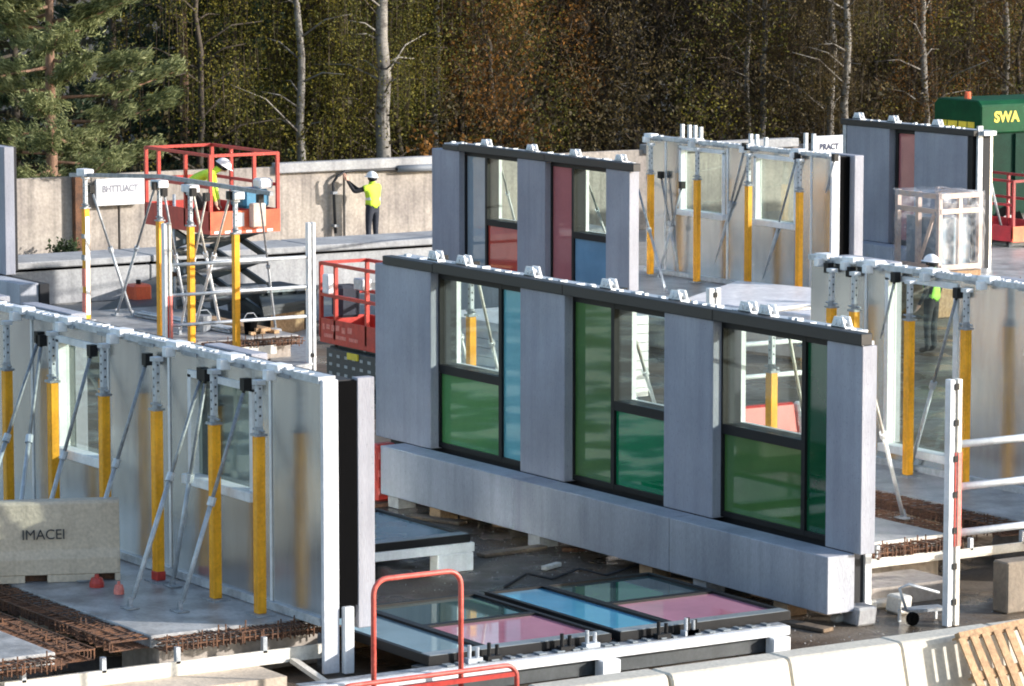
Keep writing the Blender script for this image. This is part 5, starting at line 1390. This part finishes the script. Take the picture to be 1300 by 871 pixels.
def put(o, px, off, rot=0, s=1.0, label=None, group=None, sz=None):
    p = FW(px, wdepth(px) + off); o.location = (p.x, p.y, .004); o.rotation_euler.z = rot; o.scale = (s, s, sz or s)
    if label: o['label'] = label
    if group: o['group'] = group
    return o
# front trees one can tell apart
pine = put(make_pine(41, h=9.5, r=.15, nbr=46, zlow=1.5, reach=3.5, clusters=130, per=13), 68, 2.0, .3, label='sunlit green pine with a reddish trunk at the left behind the wall')
bir = make_birch(11, h=13, r=.19, zlow=2.9, dens=.8)
put(bir, 484, 2.2, 0, label='thick white birch trunk left of the worker at the wall')
bir2 = make_birch(12, h=12, r=.105, zlow=2.0, dens=1.1)
put(bir2, 388, 3.0, 1.0, label='slender pale birch behind the wall, right of the raised lift')
bir3 = make_birch(13, h=12, r=.11, zlow=2.8, dens=1.5)
put(bir3, 556, 6.0, 2.0, label='birch with hanging yellow leaves above the smaller facade')
bl = ['pair of birch trunks, the left one, above the back foil panel', 'pair of birch trunks, the right one, above the back foil panel', 'leaning birch above the blank grey panel', 'thin birch near the right edge above the green truck', 'thin broken pale birch above the back foil panel, left of the pair', 'thin birch between the smaller facade and the back foil panel', 'short birch stem above the sign with navy lettering']
for i, (px, off, rot, s) in enumerate([(1058, 3.5, .5, .95), (1076, 3.0, 1.7, 1.0), (1172, 4.5, 2.6, 1.0), (1282, 6, .9, 1.0), (945, 6, 3.6, .8), (962, 5, 4.2, .85), (1222, 8, 5.2, .8)]):
    o = copy_tree([bir2, bir3][i % 2])
    for ch in list(o.children):
        if ch.name.startswith('crown'):
            ch.data = ch.data.copy(); ch.data.materials[0] = M['lf_brown'] if i not in (2, 3) else M['lf_orange']
            ch.scale = (.8, .8, .9)
    put(o, px, off, rot, s, bl[i])
oak = make_bare(31, h=8, r=.10, leafn=2600, leaf='lf_orange', name='beech_tree', lsize=.12)
put(oak, 652, 4.0, .4, label='beech with a cluster of orange leaves above the smaller facade')
sh = make_bush(51, 1.0, 2.5, 900, 'lf_orange', 'beech_shrub', .13)
put(sh, 562, 1.6, 0, label='rusty orange beech shrub behind the wall left of the smaller facade')
p2_ = make_pine(43, h=11, r=.13, nbr=26, zlow=4.6, reach=2.2, leaf='lf_dark')
put(p2_, 236, 7.0, 0, label='reddish pine trunk behind the wall, above the raised lift')
dk = make_pine(44, h=10, r=.12, nbr=44, zlow=.6, reach=2.4, leaf='lf_dark', needle=.2, per=8, clusters=48, name='spruce_tree', bark='bark_d')
put(dk, 150, 6.5, 0, label='dark spruce right of the sunlit pine', group='dark spruces in the wood')
for i, (px, off, rot, s, lab) in enumerate([(300, 6.5, 1.1, .9, 'dark spruce above the raised scissor lift'), (20, 5.5, 2.2, 1.0, 'dark spruce at the left edge behind the sunlit pine'), (210, 10, 3.1, 1.05, 'dark spruce between the two pines, deeper in'), (340, 10, 4.0, 1.0, 'dark spruce left of the slender birch, deeper in')]):
    put(copy_tree(dk), px, off, rot, s, lab, 'dark spruces in the wood')
# yellow and brown thin trees, deep in the wood
protos = [make_bare(61, leafn=700), make_bare(62, leafn=1100, h=10, r=.07), make_bare(63, leafn=400, h=12, r=.10), make_bare(64, leafn=1300, leaf='lf_orange', h=9, r=.06, lsize=.08)]
yb = [make_birch(14, h=11, r=.07, leaf='lf_birch', dens=1.2, zlow=1.2, bark='bark_d', hangz=1.9, lsize=.06), make_birch(15, h=10, r=.06, leaf='lf_birch', dens=.9, zlow=.8, bark='bark_d', hangz=1.5, lsize=.055)]
GB, GY_ = ['thin brown trees with scattered leaves in the wood', 'short brown trees with many leaves in the wood', 'tall nearly bare trees in the wood', 'small orange leaved trees in the wood'], 'small yellow leaved birches in the wood'
LB, LY = ['thin brown tree with scattered brown leaves in the wood', 'short brown tree thick with brown leaves in the wood', 'tall nearly bare brown tree in the wood', 'small thin tree with orange leaves in the wood'], 'small birch with hanging yellow green leaves in the wood'
used = set()
for i in range(64):
    px = 600 + (i * 61.7) % 760 + random.uniform(-25, 25) if i < 50 else 380 + (i * 43.1) % 240; off = 5.5 + (i * 7.31) % 16
    p = protos[i % 4]; o = p if i % 4 not in used and not used.add(i % 4) else copy_tree(p)
    put(o, px, off, random.uniform(0, 6.28), random.uniform(.85, 1.2), LB[i % 4], GB[i % 4])
used = set()
for i in range(22):
    px = 255 + (i * 37.3) % 370; off = 3.5 + (i * 5.77) % 13
    p = yb[i % 2]; o = p if i % 2 not in used and not used.add(i % 2) else copy_tree(p)
    put(o, px, off, random.uniform(0, 6.28), random.uniform(.85, 1.15), LY, GY_)
for i in range(5):
    px = 1120 + i * 44; o = put(copy_tree(yb[i % 2]), px, 9 + (i * 3.1) % 6, random.uniform(0, 6.28), .9, LY, GY_)
# the mass of the wood behind and the understorey
def mass(name, n, px0, px1, o0, o1, z0, z1, size, m, zpow=1.0, asp=.7, clumps=0, sig=(16, .8, .32)):
    if clumps:      # leaves gathered on boughs: gaps between the clumps stay open
        k = rng.integers(0, clumps, n); cp = rng.uniform(px0, px1, clumps); co = rng.uniform(o0, o1, clumps); cz = z0 + (z1 - z0) * rng.uniform(0, 1, clumps) ** zpow
        px = cp[k] + rng.normal(size=n) * sig[0]; off = np.maximum(co[k] + rng.normal(size=n) * sig[1], .6); z = np.maximum(cz[k] + rng.normal(size=n) * sig[2] - np.abs(rng.normal(size=n)) * sig[2], .05)
    else:
        px = rng.uniform(px0, px1, n); off = rng.uniform(o0, o1, n); z = z0 + (z1 - z0) * rng.uniform(0, 1, n) ** zpow
    w = 84.9 + 16.5 * px / 1300 + off; d = (w - (CAM.z - z) * math.sin(PITCH)) / math.cos(PITCH)
    P = np.array(CAM)[None, :] * [1, 1, 0] + np.outer(d, np.array(V_FH)) + np.outer((px - 650) / FPX * w, np.array(V_R)); P[:, 2] = z
    o = bpy.data.objects.new(name, leaves(name, P, rng.uniform(size * .5, size * 1.4, n), m, asp)); COL.objects.link(o); o['kind'] = 'stuff'
    return o
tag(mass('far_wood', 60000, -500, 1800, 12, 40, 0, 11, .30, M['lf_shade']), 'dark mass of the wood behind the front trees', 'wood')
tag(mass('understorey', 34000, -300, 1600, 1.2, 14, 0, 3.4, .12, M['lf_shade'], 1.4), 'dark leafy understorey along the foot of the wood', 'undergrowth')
tag(mass('brown_brushwood', 42000, 560, 1600, 1.5, 14, 0, 7.5, .34, M['twig'], 1.1, .05), 'brown tangle of bare twigs between the trunks', 'brushwood')
tag(mass('yellow_foliage', 60000, 250, 720, 2.0, 14, 1.9, 8.0, .075, M['lf_birch'], .75, .7, 330), 'olive and yellow foliage between the birches', 'foliage')
tag(mass('olive_foliage', 36000, 860, 1500, 2.0, 13, 1.2, 8.0, .075, M['lf_birch'], .8, .7, 260), 'olive foliage in the right part of the wood', 'foliage')
tag(mass('orange_foliage', 8000, 560, 760, 2.0, 9, 2.6, 8.0, .08, M['lf_orange'], .7, .7, 26), 'orange leaves hanging above the smaller facade', 'foliage')
tag(mass('bracken', 50000, 540, 1500, 1.2, 12, .3, 7.5, .075, M['lf_brown'], .95, .7, 420), 'brown bracken and low leaves along the wood edge', 'bracken')
# grit and crumbs on the yard
n = 2400; gx = np.concatenate([rng.uniform(-10.5, 1.5, n // 2), rng.uniform(-9, 3.4, n - n // 2)]); gy = np.concatenate([rng.normal(-1.0, .8, n // 2), rng.uniform(-6.3, 4, n - n // 2)])
P = np.column_stack([gx, gy, np.full(n, .008)])
go = bpy.data.objects.new('grit', leaves('grit', P, rng.uniform(.010, .034, n) * rng.uniform(.4, 1, n), M['greyc'], .8)); COL.objects.link(go); go['kind'] = 'stuff'
tag(go, 'grit and concrete crumbs scattered over the dark yard', 'grit')
# bush at the foot of the wall inside the yard
bu = make_bush(77, .42, .62, 700, 'lf_bush', 'shrub', .10)
q = PZ(80, 331, 0); bu.location = (WX + .8, PX(84, 325, WX + .8).y, .009); bu['label'] = 'dark green bush at the foot of the tan wall left of the white sign'
# remove leftovers without users
for me in list(bpy.data.meshes):
    if me.users == 0: bpy.data.meshes.remove(me)
